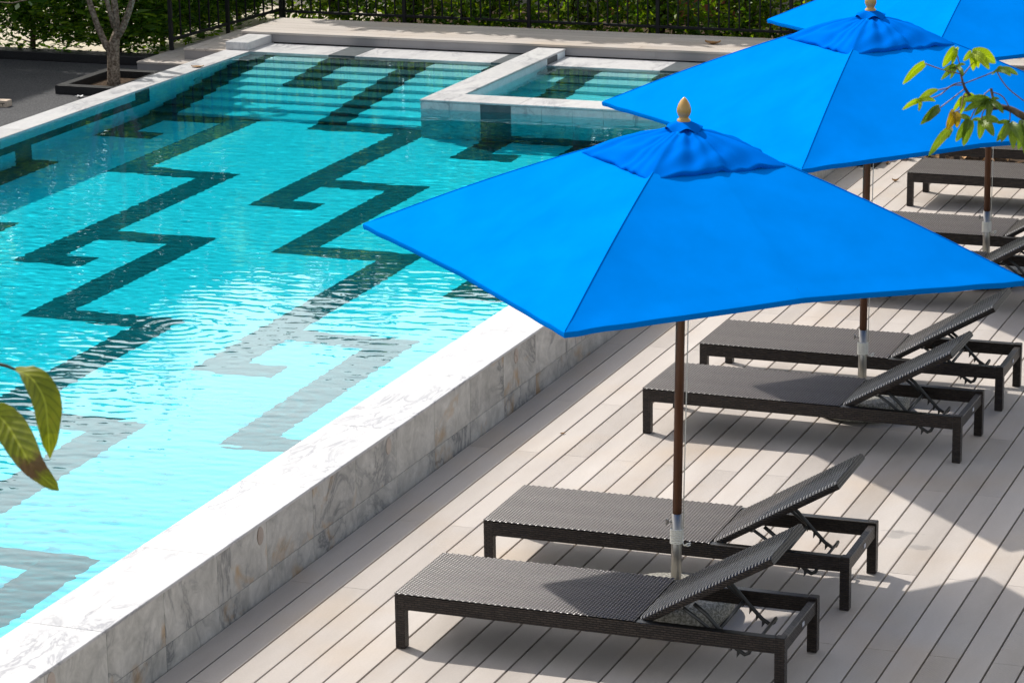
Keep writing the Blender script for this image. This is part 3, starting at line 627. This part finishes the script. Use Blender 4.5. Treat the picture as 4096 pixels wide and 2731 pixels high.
# ------------------------------------------------------------------ sun loungers
LW, LH = 0.648, 0.290
def make_lounger():
    t = thing('sun_lounger', 'x', 'sun lounger', (0, 0, 0), 'dark wicker sun loungers in pairs along the deck')
    lm = MB().box(-0.025, 0.025, -0.025, 0.025, 0, LH - 0.001, 0.004).mesh('leg', M['wicker'])
    for (x, y) in ((0.026, 0.026), (0.026, LW - 0.026), (1.974, 0.026), (1.974, LW - 0.026)): obj('leg', lm, t, (x, y, 0))
    rm = MB().box(0.0515, 1.9485, -0.0235, 0.0235, -0.078, 0.0, 0.003).mesh('side_rail', M['wicker'])
    for y in (0.0245, LW - 0.0245): obj('side_rail', rm, t, (0, y, LH - 0.004))
    MB().box(0.003, 0.048, 0.0515, LW - 0.0515, LH - 0.082, LH - 0.005, 0.003).build('foot_rail', M['wicker'], t)
    hr = MB().box(1.955, 1.993, 0.0515, LW - 0.0515, LH - 0.085, LH - 0.018, 0.003).build('head_rail', M['wicker'], t)
    MB().box(1.9935, 1.996, LW * 0.52, LW * 0.52 + 0.035, LH - 0.060, LH - 0.040).build('badge', M['white_box'], hr)
    # woven seat: real over-and-under relief
    dx, dy = 0.0170, 0.0105; xs = np.arange(0.0, 1.258, dx / 4); ysn = np.linspace(0.0, LW, int(LW / dy) * 4 + 1); A, B = np.meshgrid(xs, ysn, indexing='ij')
    row = np.floor(B / dy); ph = (row % 2) * math.pi
    h = 0.0024 * np.cos(math.pi * A / dx + ph) * np.abs(np.sin(math.pi * B / dy)) ** 0.6 - 0.0022 * (np.abs(np.cos(math.pi * B / dy)) ** 6)
    Pz = np.stack([A, B, LH + 0.0025 + h - 0.004 * np.sin(math.pi * B / LW) * np.sin(math.pi * A / 1.26)], -1)
    hq = h[:-1, :-1] + h[1:, 1:]; low = (hq < np.quantile(hq, 0.24)).reshape(-1)
    m = MB().grid(Pz); m.box(0.001, 1.257, 0.048, LW - 0.048, LH - 0.05, LH - 0.012); so = m.build('seat', M['weave'], t)
    so.data.materials.append(M['strand_shade']); so.data.polygons.foreach_set('material_index', [int(g_) for g_ in low] + [0] * (len(so.data.polygons) - len(low)))  # lowest weave faces take the painted shade colour
    # ribbed backrest, hinged and raised
    HXX, ang = 1.262, R(30.3); ln, wb = 0.755, 0.552; y0 = 0.047; n = 40
    ls = np.linspace(0, ln, n * 10 + 1); yb = np.linspace(0, wb, 25); A, B = np.meshgrid(ls, yb, indexing='ij')
    e = np.minimum(B, wb - B); rib = np.clip(np.abs(np.sin(math.pi * (A + 0.004 * np.sin(B * 9 + 0.6)) / (ln / n))) * 1.5, 0, 1) ** 0.7
    hh = 0.0075 * rib + 0.0012 * np.sin(B * 2 * math.pi / 0.03) * rib - 0.010 * np.clip(1 - e / 0.012, 0, 1) ** 2
    T = np.stack([A, B, hh], -1); ca, sa = math.cos(ang), math.sin(ang)
    rot = lambda Q: np.stack([HXX + Q[..., 0] * ca - Q[..., 2] * sa, y0 + Q[..., 1], LH - 0.006 + Q[..., 0] * sa + Q[..., 2] * ca], -1)
    bk = MB().grid(rot(T)); gapf = [bool(r_ < 0.80) for r_ in np.minimum(rib[:-1, 12], rib[1:, 12])]; ngap = [g_ for g_ in gapf for _ in range(24)]
    bot = T.copy(); bot[..., 2] = -0.034; bk.grid(rot(bot)[:, ::-1])
    for edge in (0, -1):
        s = np.stack([T[:, edge], (T[:, edge] + bot[:, edge]) / 2 + np.array([0, (-0.004 if edge == 0 else 0.004), 0]), bot[:, edge]], 1); bk.grid(rot(s if edge == 0 else s[:, ::-1]))
        s = np.stack([T[edge], bot[edge]], 1); bk.grid(rot(s if edge else s[:, ::-1]), False)
    bo = bk.build('backrest', M['weave'], t); bo.data.materials.append(M['strand_shade']); bo.data.materials.append(M['wicker'])
    bo.data.polygons.foreach_set('material_index', [int(g_) for g_ in ngap] + [2] * (len(bo.data.polygons) - len(ngap)))  # faces between the ribs are painted with the shade colour
    for y, sg in ((0.105, 1), (LW - 0.105, -1)):
        r = MB().tube([(1.52, y, 0.375), (1.585, y, 0.325), (1.66, y, 0.245), (1.735, y, 0.170), (1.775, y, 0.146), (1.795, y, 0.158), (1.805, y, 0.18)], 0.0105, 8)
        for a in (0.34, 0.52, 0.70, 0.86):
            px, pz = 1.585 + (1.775 - 1.585) * a, 0.325 + (0.146 - 0.325) * a
            r.add([(px - 0.013, y - 0.004, pz + 0.004), (px + 0.010, y - 0.004, pz - 0.012), (px - 0.014, y - 0.005, pz - 0.046), (px - 0.013, y + 0.004, pz + 0.004), (px + 0.010, y + 0.004, pz - 0.012), (px - 0.014, y + 0.005, pz - 0.046)],
                  [(0, 1, 2), (5, 4, 3), (0, 3, 4, 1), (1, 4, 5, 2), (2, 5, 3, 0)])
        r.build('ratchet_arm', M['dark_metal'], t)
        MB().tube([(1.465, y - sg * 0.03, 0.365), (1.55, y - sg * 0.03, 0.31), (1.635, y - sg * 0.03, 0.245)], 0.009, 8).build('strut', M['dark_metal'], t)
        MB().tube([(1.465, y - sg * 0.045, 0.365), (1.465, y - sg * 0.015, 0.365)], 0.013, 10).build('bolt', M['steel'], t)
    MB().tube([(1.805, 0.10, 0.18), (1.805, LW - 0.10, 0.18)], 0.0085, 8).build('cross_bar', M['dark_metal'], t)
    MB().tube([(1.635, 0.07, 0.245), (1.635, LW - 0.07, 0.245)], 0.0095, 8).build('cross_bar', M['dark_metal'], t)
    return t
proto = make_lounger()
spots = [(0.942, -3.858, 0.0009, 'dark wicker sun lounger standing frontmost in the row, its head leg cut by the frame'),
         (0.943, -2.647, 0.009, 'dark wicker sun lounger just behind the rope of the frontmost parasol pole'),
         (0.940, 0.072, -0.010, 'dark wicker sun lounger whose foot end is crossed by the frontmost brown parasol pole'),
         (0.955, 1.217, 0.006, 'dark wicker sun lounger just behind the steel foot of the second parasol pole'),
         (0.95, 3.72, 0.0, 'dark wicker sun lounger almost hidden by the front canopy, only its raised backrest showing'),
         (0.95, 4.91, 0.0, 'dark wicker sun lounger crossed by the rope of the rear parasol, foot end hidden'),
         (0.962, 7.085, 0.0, 'dark wicker sun lounger on open sunny deck with both foot legs in view'),
         (0.965, 8.300, 0.0, 'dark wicker sun lounger rearmost by the soil bed, under the hanging leaves')]
for i_, (x, y, a, lab) in enumerate(spots):
    o = proto if i_ == 0 else copy_tree(proto)
    o.location = (x, y, 0); o.rotation_euler.z = a; o['label'] = lab

# ------------------------------------------------------------------ parasols
RC, ZC, ZA = 1.725, 1.90, 2.548
def make_umbrella():
    t = thing('parasol', 'x', 'parasol', (0, 0, 0), 'blue square parasols between the loungers')
    MB().lathe([(0.26, 0.0), (0.295, 0.015), (0.305, 0.05), (0.302, 0.095), (0.285, 0.122), (0.25, 0.13), (0.02, 0.131)], 40).build('base', M['granite'], t)
    MB().lathe([(0.0275, 0.12), (0.0275, 0.535)], 20).build('steel_sleeve', M['steel'], t)
    MB().lathe([(0.0235, 0.536), (0.0235, 2.53)], 20).build('pole', M['wood'], t)
    k = MB().tube([(-0.027, 0, 0.485), (-0.048, 0, 0.485)], 0.005, 8); k.box(-0.058, -0.048, -0.008, 0.008, 0.468, 0.502, 0.003); k.build('clamp_knob', M['steel'], t)
    rp = MB(); pts = []
    for q in range(9 * 14 + 1):
        a = q / 14 * 2 * math.pi; pts.append((0.0315 * math.cos(a), 0.0315 * math.sin(a), 0.375 + 0.0088 * q / 14))
    rp.tube(pts, 0.0047, 6); rp.tube([(0.0315, 0, 0.38), (0.045, -0.01, 0.372), (0.062, -0.012, 0.385), (0.078, -0.01, 0.389)], 0.004, 6); rp.tube([(0.04, -0.01, 0.375), (0.06, 0.0, 0.368), (0.07, 0.01, 0.372)], 0.004, 6)
    rp.tube([(0.033, 0.0, 0.455), (0.036, 0.0, 0.9), (0.040, 0.0, 1.4), (0.043, 0.0, 2.2)], 0.0032, 5); rp.build('rope', M['rope'], t)
    MB().lathe([(0.05, 1.98), (0.055, 2.0), (0.055, 2.04), (0.05, 2.06)], 16).build('hub', M['wood'], t)
    def rib_pt(k, s):             # k: 0..7, even = corner rib, odd = mid rib
        a = math.pi + k * math.pi / 4; c = k % 2 == 0; r = RC if c else RC * 0.698; z1 = ZC if c else ZC + {1: 0.015, 3: 0.032}.get(k % 8, 0.03)
        return Vector((math.cos(a) * r * s, math.sin(a) * r * s, ZA + (z1 - ZA) * s + 0.030 * math.sin(math.pi * s) * (1 if c else 0.5)))
    for k in range(8):
        p0, p1 = rib_pt(k, 0.03), rib_pt(k, 0.985); dz = Vector((0, 0, -0.022))
        MB().tube([p0 + dz, rib_pt(k, 0.5) + dz, p1 + dz], 0.0085, 6).build('rib', M['wood'], t)
        e = rib_pt(k, 0.52) + dz * 1.6; a = math.pi + k * math.pi / 4
        MB().tube([(math.cos(a) * 0.05, math.sin(a) * 0.05, 2.02), e], 0.007, 6).build('stretcher', M['wood'], t)
    rs = random.Random(3)
    for k in range(8):
        ns, ntt = 34, 18; Pn = np.zeros((ns + 1, ntt + 1, 3))
        cr = k % 2 == 0
        ph = [rs.uniform(0, 6.28) for _ in range(6)]
        for a in range(ns + 1):
            s = 0.03 + 0.97 * a / ns
            for b_ in range(ntt + 1):
                tt = b_ / ntt; p = rib_pt(k, s).lerp(rib_pt((k + 1) % 8, s), tt); w = 4 * tt * (1 - tt)
                cn, md = (rib_pt(k, s), rib_pt((k + 1) % 8, s)) if cr else (rib_pt((k + 1) % 8, s), rib_pt(k, s)); tq = tt if cr else 1 - tt
                mh = Vector((md.x, md.y, 0)).normalized(); pv = Vector((-mh.y, mh.x, 0)); pv = pv if pv.dot(cn) > 0 else -pv
                ct = md.lerp(cn, 0.5).lerp(md + pv * (cn - md).length * 0.5, 0.0); ct.z = (md.z + cn.z) / 2
                p = cn * (1 - tq) ** 2 + ct * 2 * tq * (1 - tq) + md * tq * tq
                p.z -= 0.022 * s * w * (1 - s ** 3)
                ed = max(0, (s - 0.80) / 0.20)
                tc = tt if cr else 1 - tt     # 0 on the corner rib
                wr = ed ** 1.5 * math.exp(-tc * 5.0) * min(1, tc * 14)
                p.z += 0.005 * wr * math.sin(30 * s + 26 * tc + ph[0]) + 0.0025 * w * math.sin(7 * s + ph[1]) * math.sin(5 * tt + ph[2])
                Pn[a, b_] = p
        edge = Pn[ns].copy(); n_ = np.linalg.norm(edge[:, :2], axis=1, keepdims=True)
        hm = np.stack([edge, edge, edge], 0)
        for q_, (dr, dz) in enumerate(((0.0, 0.0), (0.0015, -0.012), (-0.004, -0.027))):
            hm[q_, :, :2] *= 1 + dr / n_; hm[q_, :, 2] += dz
        Pn[ns - 1:, :, 2] += 0.0025; hm[:, :, 2] += 0.0025
        MB().grid(Pn).grid(hm).build('canopy_panel', M['canvas'], t)
    for k in range(0, 8, 2):        # stitched seam ridges
        MB().tube([rib_pt(k, s) + Vector((0, 0, 0.0015)) for s in np.linspace(0.28, 0.995, 14)], 0.0026 if k % 2 == 0 else 0.0012, 5).build('seam', M['canvas'], t)
    # wind vent cap: small loose pyramid
    na, nr = 240, 26; Pv = np.zeros((nr + 3, na + 1, 3)); fv = 0.315
    for b_ in range(na + 1):
        th = 2 * math.pi * b_ / na; g_ = (th / (math.pi / 2)) % 1.0; kk = int(th / (math.pi / 2)) % 4
        c0 = math.pi + kk * math.pi / 2; A_, B_ = Vector((math.cos(c0), math.sin(c0))), Vector((math.cos(c0 + math.pi / 2), math.sin(c0 + math.pi / 2)))
        d2 = A_.lerp(B_, g_); bow = 4 * g_ * (1 - g_)
        d2 = d2 * (1 - 0.02 * bow)
        for a in range(nr + 1):
            s = 0.10 + 0.90 * a / nr; r_ = RC * fv * s
            z = ZA - 0.010 + (ZC - ZA) * fv * s * 1.0 + 0.030 * math.sin(math.pi * min(1, s) ** 1.2) + 0.022 * bow * s + 0.030 * s * s
            fold = math.sin(th * 11 + 1.5 * math.sin(th * 3)) * 0.6 + math.sin(th * 23 + 4 * s + 2 * math.sin(th * 5)) * 0.4
            z += 0.019 * fold * s * (1 - 0.35 * s) * (0.35 + bow) + 0.006 * math.sin(s * 19 + th * 7) * s * bow
            Pv[a, b_] = (d2.x * r_, d2.y * r_, z)
        for q_, (kr, dz) in enumerate(((1.006, -0.010), (0.998, -0.018))):
            x_, y_, z_ = Pv[nr, b_]; Pv[nr + 1 + q_, b_] = (x_ * kr, y_ * kr, z_ + dz)
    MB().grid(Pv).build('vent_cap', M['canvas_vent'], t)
    Pc = np.zeros((8, 121, 3))
    for b_ in range(121):
        th = 2 * math.pi * b_ / 120
        for a in range(8):
            s = a / 7; r_ = 0.022 + 0.072 * s; Pc[a, b_] = (math.cos(th) * r_, math.sin(th) * r_, ZA + 0.012 - 0.022 * s - 0.016 * s * s + 0.0125 * s * s * math.sin(5 * th + 0.8))
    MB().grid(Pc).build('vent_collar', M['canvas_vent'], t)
    MB().lathe([(0.030, ZA - 0.01), (0.034, ZA + 0.004), (0.033, ZA + 0.016), (0.025, ZA + 0.023), (0.0235, ZA + 0.029), (0.030, ZA + 0.038), (0.0355, ZA + 0.054), (0.035, ZA + 0.070), (0.0285, ZA + 0.092), (0.017, ZA + 0.112), (0.006, ZA + 0.124), (0.001, ZA + 0.127)], 28).build('finial', M['finial'], t)
    return t
up = make_umbrella()
for i_, (x, y, rz, lx, ly, lab) in enumerate(((2.107, -2.928, 0.0, 0.0146, 0.0066, 'large blue square parasol with its whole tan finial in view, frontmost of the row'),
                                              (2.108, 0.965, R(1.5), 0.0058, -0.0008, 'middle blue parasol of the row, behind the leafy branch, its finial cut by the frame'),
                                              (2.136, 4.66, R(-2.5), -0.006, -0.0015, 'rear blue parasol of the row, only a canopy edge and its roped pole in view'))):
    o = up if i_ == 0 else copy_tree(up)
    o.location = (x, y, 0); o.rotation_euler = (-ly, lx, rz); o['label'] = lab

# ------------------------------------------------------------------ small things
def dry_leaf(name, label, loc, size, rz, curl, group=None):
    n, m = 9, 5; Pn = np.zeros((n, m, 3))
    for a in range(n):
        s = a / (n - 1); w = math.sin(math.pi * min(1, s * 0.9 + 0.08)) ** 0.8 * size * 0.28
        for b_ in range(m):
            t_ = (b_ / (m - 1) - 0.5) * 2; Pn[a, b_] = ((s - 0.5) * size, t_ * w, 0.003 + curl * size * (t_ * t_ * 0.5 + (2 * s - 1) ** 2 * 0.5) + 0.02 * size * math.sin(9 * s + 4 * t_))
    o = MB().grid(Pn).build(name, M['dead_leaf']); o.location = loc; o.rotation_euler.z = rz; return tag(o, label, 'leaf', group)
dry_leaf('dry_leaf', 'curled brown leaf lying on the far white coping of the pool', (-6.93, 9.60, HW), 0.13, 0.4, 0.15)
dry_leaf('dry_leaf', 'brown leaf lying on the platform boards behind the spa', (-2.15, 11.74, 0.5346), 0.16, 0.1, 0.25)
dry_leaf('dry_leaf', 'crumpled brown leaf at the far edge of the deck by the small grey lamp', (0.466, 9.07, 0), 0.15, 1.0, 0.75)
dry_leaf('dry_leaf', 'second crumpled brown leaf leaning on the one at the deck edge', (0.51, 9.04, 0.0), 0.12, 2.2, 0.9)
dry_leaf('dry_leaf', 'small tan leaf on the sunny boards in front of the clear lounger legs', (0.636, 8.057, 0), 0.06, 0.5, 0.5)
dry_leaf('dry_leaf', 'small dark leaf on the deck beside the black stone kerb', (0.386, 8.80, 0), 0.06, 1.5, 0.4)
dry_leaf('dry_leaf', 'red brown leaf on the shaded deck behind the second pair of loungers', (1.57, 3.94, 0), 0.085, 0.7, 0.4)
dry_leaf('dry_leaf', 'tiny brown leaf caught in a deck gap near the pool wall', (0.475, -0.10, 0), 0.035, 0.9, 0.3)
lit = MB()
for _ in range(70):
    x, y, s, a = rnd.uniform(0.5, 1.7), rnd.uniform(9.17, 9.6), rnd.uniform(0.05, 0.13), rnd.uniform(0, 6.28); c_, s_ = math.cos(a) * s, math.sin(a) * s; z = -0.012
    lit.add([(x, y, z + rnd.uniform(0, 0.03)), (x + c_ * 0.5 - s_ * 0.25, y + s_ * 0.5 + c_ * 0.25, z + rnd.uniform(0.01, 0.05)), (x + c_, y + s_, z + rnd.uniform(0, 0.03)), (x + c_ * 0.5 + s_ * 0.25, y + s_ * 0.5 - c_ * 0.25, z + rnd.uniform(0.005, 0.05))], [(0, 1, 2), (0, 2, 3)])
tag(lit.build('leaf_litter', M['dead_leaf']), kind='stuff')
lp = thing('garden_lamp', 'small pale grey box lamp standing in the soil bed beside the deck', 'lamp', (0.60, 9.27, -0.018))
MB().box(-0.045, 0.045, -0.07, 0.07, 0.0, 0.105, 0.005).build('housing', M['white_box'], lp); MB().box(-0.047, 0.047, -0.072, 0.072, 0.082, 0.088).build('cover_seam', M['fascia'], lp)
lc = thing('spike_light', 'dark round garden light stuck in the soil next to the box lamp', 'lamp', (0.475, 9.36, -0.018))
MB().lathe([(0.045, 0), (0.05, 0.01), (0.05, 0.13), (0.04, 0.145)], 18).build('housing', M['black_metal'], lc); MB().lathe([(0.036, 0.1455), (0.02, 0.149)], 16).build('lens', M['white_box'], lc)
stm = thing('tree_stump', 'rough brown tree trunk rising behind the rearmost lounger', 'tree', (1.06, 9.42, -0.03))
MB().tube([(0, 0, 0), (0.0, 0.0, 0.08), (0.01, 0.02, 0.5), (0.03, 0.05, 1.6), (0.05, 0.1, 3.2)], [0.14, 0.105, 0.092, 0.085, 0.07], 12).build('trunk', M['bark'], stm)
fo = MB(); leaves(fo, [Vector((rnd.gauss(0.1, 0.5), rnd.gauss(0.6, 0.5), rnd.uniform(3.2, 4.0))) for _ in range(30)], 500, 0.16, 0.15); fo.build('crown', M['hedge_leaf'], stm)
pb = thing('paving_block', 'small beige block with dark carved lines on the black paving', 'block', (-8.385, 8.22, 0.19))
MB().box(-0.07, 0.07, -0.05, 0.05, 0, 0.065, 0.003).build('block', M['beige_block'], pb)
mk = MB().box(-0.045, -0.01, -0.0512, -0.0498, 0.018, 0.024).box(0.0, 0.05, -0.0512, -0.0498, 0.034, 0.040).box(0.022, 0.028, -0.0512, -0.0498, 0.012, 0.0338).box(-0.05, -0.045, -0.0512, -0.0498, 0.02, 0.05); mk.build('carved_mark', M['gap'], pb)
fl = MB()
for k in range(5):
    a = k * 1.2566; d = Vector((math.cos(a), math.sin(a), 0.5)) * 0.045; sd = Vector((-math.sin(a), math.cos(a), 0)) * 0.018; fl.add([(0, 0, 0.004), d * 0.6 + sd, d, d * 0.6 - sd], [(0, 1, 2), (0, 2, 3)])
o = fl.build('fallen_flower', M['marble_white']); o.location = (-7.89, 8.87, 0.192); tag(o, 'white fallen blossom on the black paving by the planter', 'flower')

# ------------------------------------------------------------------ near foliage: world positions come from rays at their own distance
def at(px, py, d): return CAM + (cf + cx * ((px - 2048) / 11518.5) - cu * ((py - 1365.5) / 11518.5)) * d
def blade(mb, mid, widths, side, fold):
    n = len(mid); m = 7; Pn = np.zeros((n, m, 3))
    for a in range(n):
        t_ = (mid[min(a + 1, n - 1)] - mid[max(a - 1, 0)]).normalized(); sd = (side - t_ * side.dot(t_)).normalized(); nn = t_.cross(sd)
        for b_ in range(m):
            x = (b_ / (m - 1) - 0.5) * 2; ripple = 0.10 * math.sin(a * 2.6) * abs(x)
            Pn[a, b_] = mid[a] + sd * x * widths[a] + nn * widths[a] * (fold * abs(x) ** 1.2 - fold * 0.4 + ripple * 0.5)
    mb.grid(Pn, uv=True)
def curve(ps, n):
    ps = [Vector(p) for p in ps]; out = []
    k = len(ps) - 1
    for q in range(n + 1):
        f = q / n * k; i0 = min(int(f), k - 1); t_ = f - i0; p0 = ps[max(i0 - 1, 0)]; p1 = ps[i0]; p2 = ps[i0 + 1]; p3 = ps[min(i0 + 2, k)]
        out.append(0.5 * ((2 * p1) + (p2 - p0) * t_ + (2 * p0 - 5 * p1 + 4 * p2 - p3) * t_ * t_ + (3 * p1 - p0 - 3 * p2 + p3) * t_ ** 3))
    return out
D1 = 5.2
t1 = thing('young_tree', 'near tree whose two drooping olive leaves hang over the pool corner', 'tree')
mb = MB(); c = curve([at(55, 1475, D1), at(120, 1500, D1 - 0.01), at(178, 1590, D1 - 0.02), at(193, 1700, D1 - 0.03), at(200, 1835, D1 - 0.02)], 16)
blade(mb, c, [0.0469 * D1 / 5.2 * math.sin(math.pi * min(1, 0.06 + 0.94 * q / 16)) ** 0.75 * (1 if q < 15 else 0.6) * 0.60 + 0.0006 for q in range(17)], cx * 0.95 + cf * 0.5, 0.35)
mb.build('leaf', M['bronze_leaf'], t1)
mb = MB(); c = curve([at(-30, 1640, D1 + 0.05), at(25, 1690, D1 + 0.04), at(75, 1770, D1 + 0.02), at(135, 1870, D1), at(236, 1962, D1)], 16)
blade(mb, c, [0.030 * math.sin(math.pi * min(1, 0.18 + 0.82 * q / 16)) ** 0.7 + 0.0006 for q in range(17)], cx * 0.8 + cu * 0.5 + cf * 0.4, 0.40)
mb.build('leaf', M['brown_spot_leaf'], t1)['label'] = 'olive leaf with a brown patch near its tip'
w_ = MB(); w_.tube(curve([at(-420, 1500, D1 + 0.1), at(-200, 1440, D1 + 0.05), at(-60, 1448, D1), at(20, 1462, D1), at(62, 1478, D1)], 12), [0.006] * 6 + [0.004, 0.0035, 0.003, 0.003, 0.0028, 0.0025, 0.002], 7)
w_.tube(curve([at(-200, 1440, D1 + 0.05), at(-120, 1560, D1 + 0.05), at(-30, 1640, D1 + 0.05)], 6), 0.003, 6)
a0 = at(-420, 1500, D1 + 0.1); w_.tube([(a0.x - 0.12, a0.y, 0.0), (a0.x - 0.1, a0.y, 1.5), (a0.x - 0.04, a0.y, 3.0), a0, a0 + Vector((-0.05, 0, 0.6))], [0.035, 0.03, 0.02, 0.012, 0.006], 9)
w_.build('trunk', M['twig'], t1)

D2 = 7.0
zq = lambda x, y, dd=0.0: at(3500 + x * 0.3189, 150 + y * 0.3189, D2 + dd)
t2 = thing('leafy_tree', 'near tree with lobed lime green leaves hanging across the blue parasol', 'tree')
def lobed(base, lobes, mat, wid=0.26, dd=0.0):
    mb = MB(); b = zq(*base, dd)
    for (x, y, *rest) in lobes:
        off = rest[0] if rest else rnd.uniform(-0.03, 0.03); e = zq(x, y, dd + off); ln = (e - b).length
        mid = b.lerp(e, 0.5) + cu * ln * 0.09 - cf * 0.012; c = curve([b, mid, e], 10)
        side = (e - b).cross(cf + cu * 0.3).normalized() + cf * rnd.uniform(0.15, 0.6)
        blade(mb, c, [ln * wid * math.sin(math.pi * min(1, 0.16 + 0.84 * q / 10)) ** 0.85 + 0.0004 for q in range(11)], side, 0.30)
    mb.build('leaf', mat, t2)
LM, GM, YM = M['lime_leaf'], M['green_leaf'], M['yellow_leaf']
lobed((625, 320), [(350, 590)], LM, 0.17)
lobed((1010, 135), [(850, 375), (965, 345), (1040, 165)], LM, 0.20)
lobed((1215, 195), [(1110, 300), (1232, 422), (1300, 385), (1435, 402), (1515, 325)], LM, 0.22)
lobed((1015, 370), [(850, 415), (828, 535), (945, 522), (1110, 490), (1135, 340)], GM, 0.15, 0.02)
lobed((1532, 408), [(1795, 470), (1705, 485), (1465, 470), (1600, 395)], GM, 0.15)
lobed((560, 790), [(342, 910), (550, 928), (795, 655), (758, 800)], LM, 0.15)
lobed((812, 882), [(570, 1095), (650, 1062)], GM, 0.18)
lobed((1100, 755), [(980, 930), (1075, 965), (1260, 742)], LM, 0.20, 0.03)
lobed((1435, 795), [(1112, 930), (1100, 800), (1245, 985), (1405, 1070), (1612, 955), (1560, 770)], GM, 0.16, -0.02)
lobed((1005, 930), [(905, 1165), (1030, 1135)], YM, 0.28, 0.02)
lobed((1190, 1030), [(1015, 1310), (1110, 1365), (1040, 1000)], GM, 0.20, 0.02)
lobed((960, 1130), [(672, 1490), (915, 1265)], GM, 0.14, 0.04)
lobed((1330, 1040), [(1312, 1275), (1215, 1040), (1560, 1060), (1490, 1240)], GM, 0.22, 0.03)
lobed((1690, 1070), [(1525, 1310), (1580, 1315), (1735, 1400), (1850, 1330), (1530, 1080)], GM, 0.19, -0.02)
lobed((1860, 1040), [(1790, 1260), (1900, 1500), (2000, 1300), (1800, 1410)], GM, 0.20, 0.03)
tw = MB()
tw.tube(curve([zq(2300, 1130), zq(1869, 990), zq(1740, 920), zq(1620, 880), zq(1450, 900)], 12), [0.012, 0.011, 0.010, 0.0095, 0.009, 0.0085, 0.008, 0.0075, 0.007, 0.006, 0.005, 0.0045, 0.004], 8)
tw.tube(curve([zq(1620, 880), zq(1400, 840, 0.04), zq(1225, 765), zq(1120, 620), zq(1075, 450)], 12), [0.007, 0.0065, 0.006, 0.0055, 0.005, 0.0045, 0.0042, 0.004, 0.0038, 0.0034, 0.003, 0.0028, 0.0026], 8)
tw.tube(curve([zq(1500, 880), zq(1480, 760), zq(1455, 640)], 6), 0.0035, 7)
a0 = zq(2300, 1130); tw.tube([(a0.x + 0.25, a0.y + 0.1, 0.0), (a0.x + 0.22, a0.y + 0.1, 1.6), (a0.x + 0.12, a0.y, 3.0), a0, a0 + Vector((0, 0, 0.7))], [0.045, 0.038, 0.026, 0.014, 0.007], 10)
tw.build('trunk', M['twig'], t2)
pt = MB()
for ps in (((1075, 460), (840, 405), (628, 330)), ((1060, 330), (1035, 240), (1012, 140)), ((1110, 470), (1180, 380), (1240, 310)), ((1120, 580), (1300, 510), (1450, 450), (1530, 410)), ((1090, 570), (1000, 585), (900, 640), (800, 660)),
           ((1090, 602), (960, 610), (820, 720), (665, 780)), ((1115, 655), (980, 760), (815, 885)), ((1075, 450), (1040, 400), (1018, 372)), ((1869, 800), (1690, 660), (1590, 540), (1530, 430)), ((1460, 650), (1400, 690), (1350, 745)), ((1480, 690), (1600, 740), (1690, 900), (1690, 1065)), ((1150, 690), (1110, 730), (1080, 900), (1010, 930)),
           ((1620, 880), (1520, 800), (1440, 795)), ((1300, 840), (1240, 930), (1195, 1030)), ((1400, 870), (1350, 950), (1332, 1040)), ((1869, 990), (1870, 1010), (1862, 1040)), ((1225, 765), (1150, 740), (1100, 755))):
    pt.tube(curve([zq(*p) for p in ps], 8), 0.0016, 5)
pt.build('leaf_stalks', M['petiole'], t2)
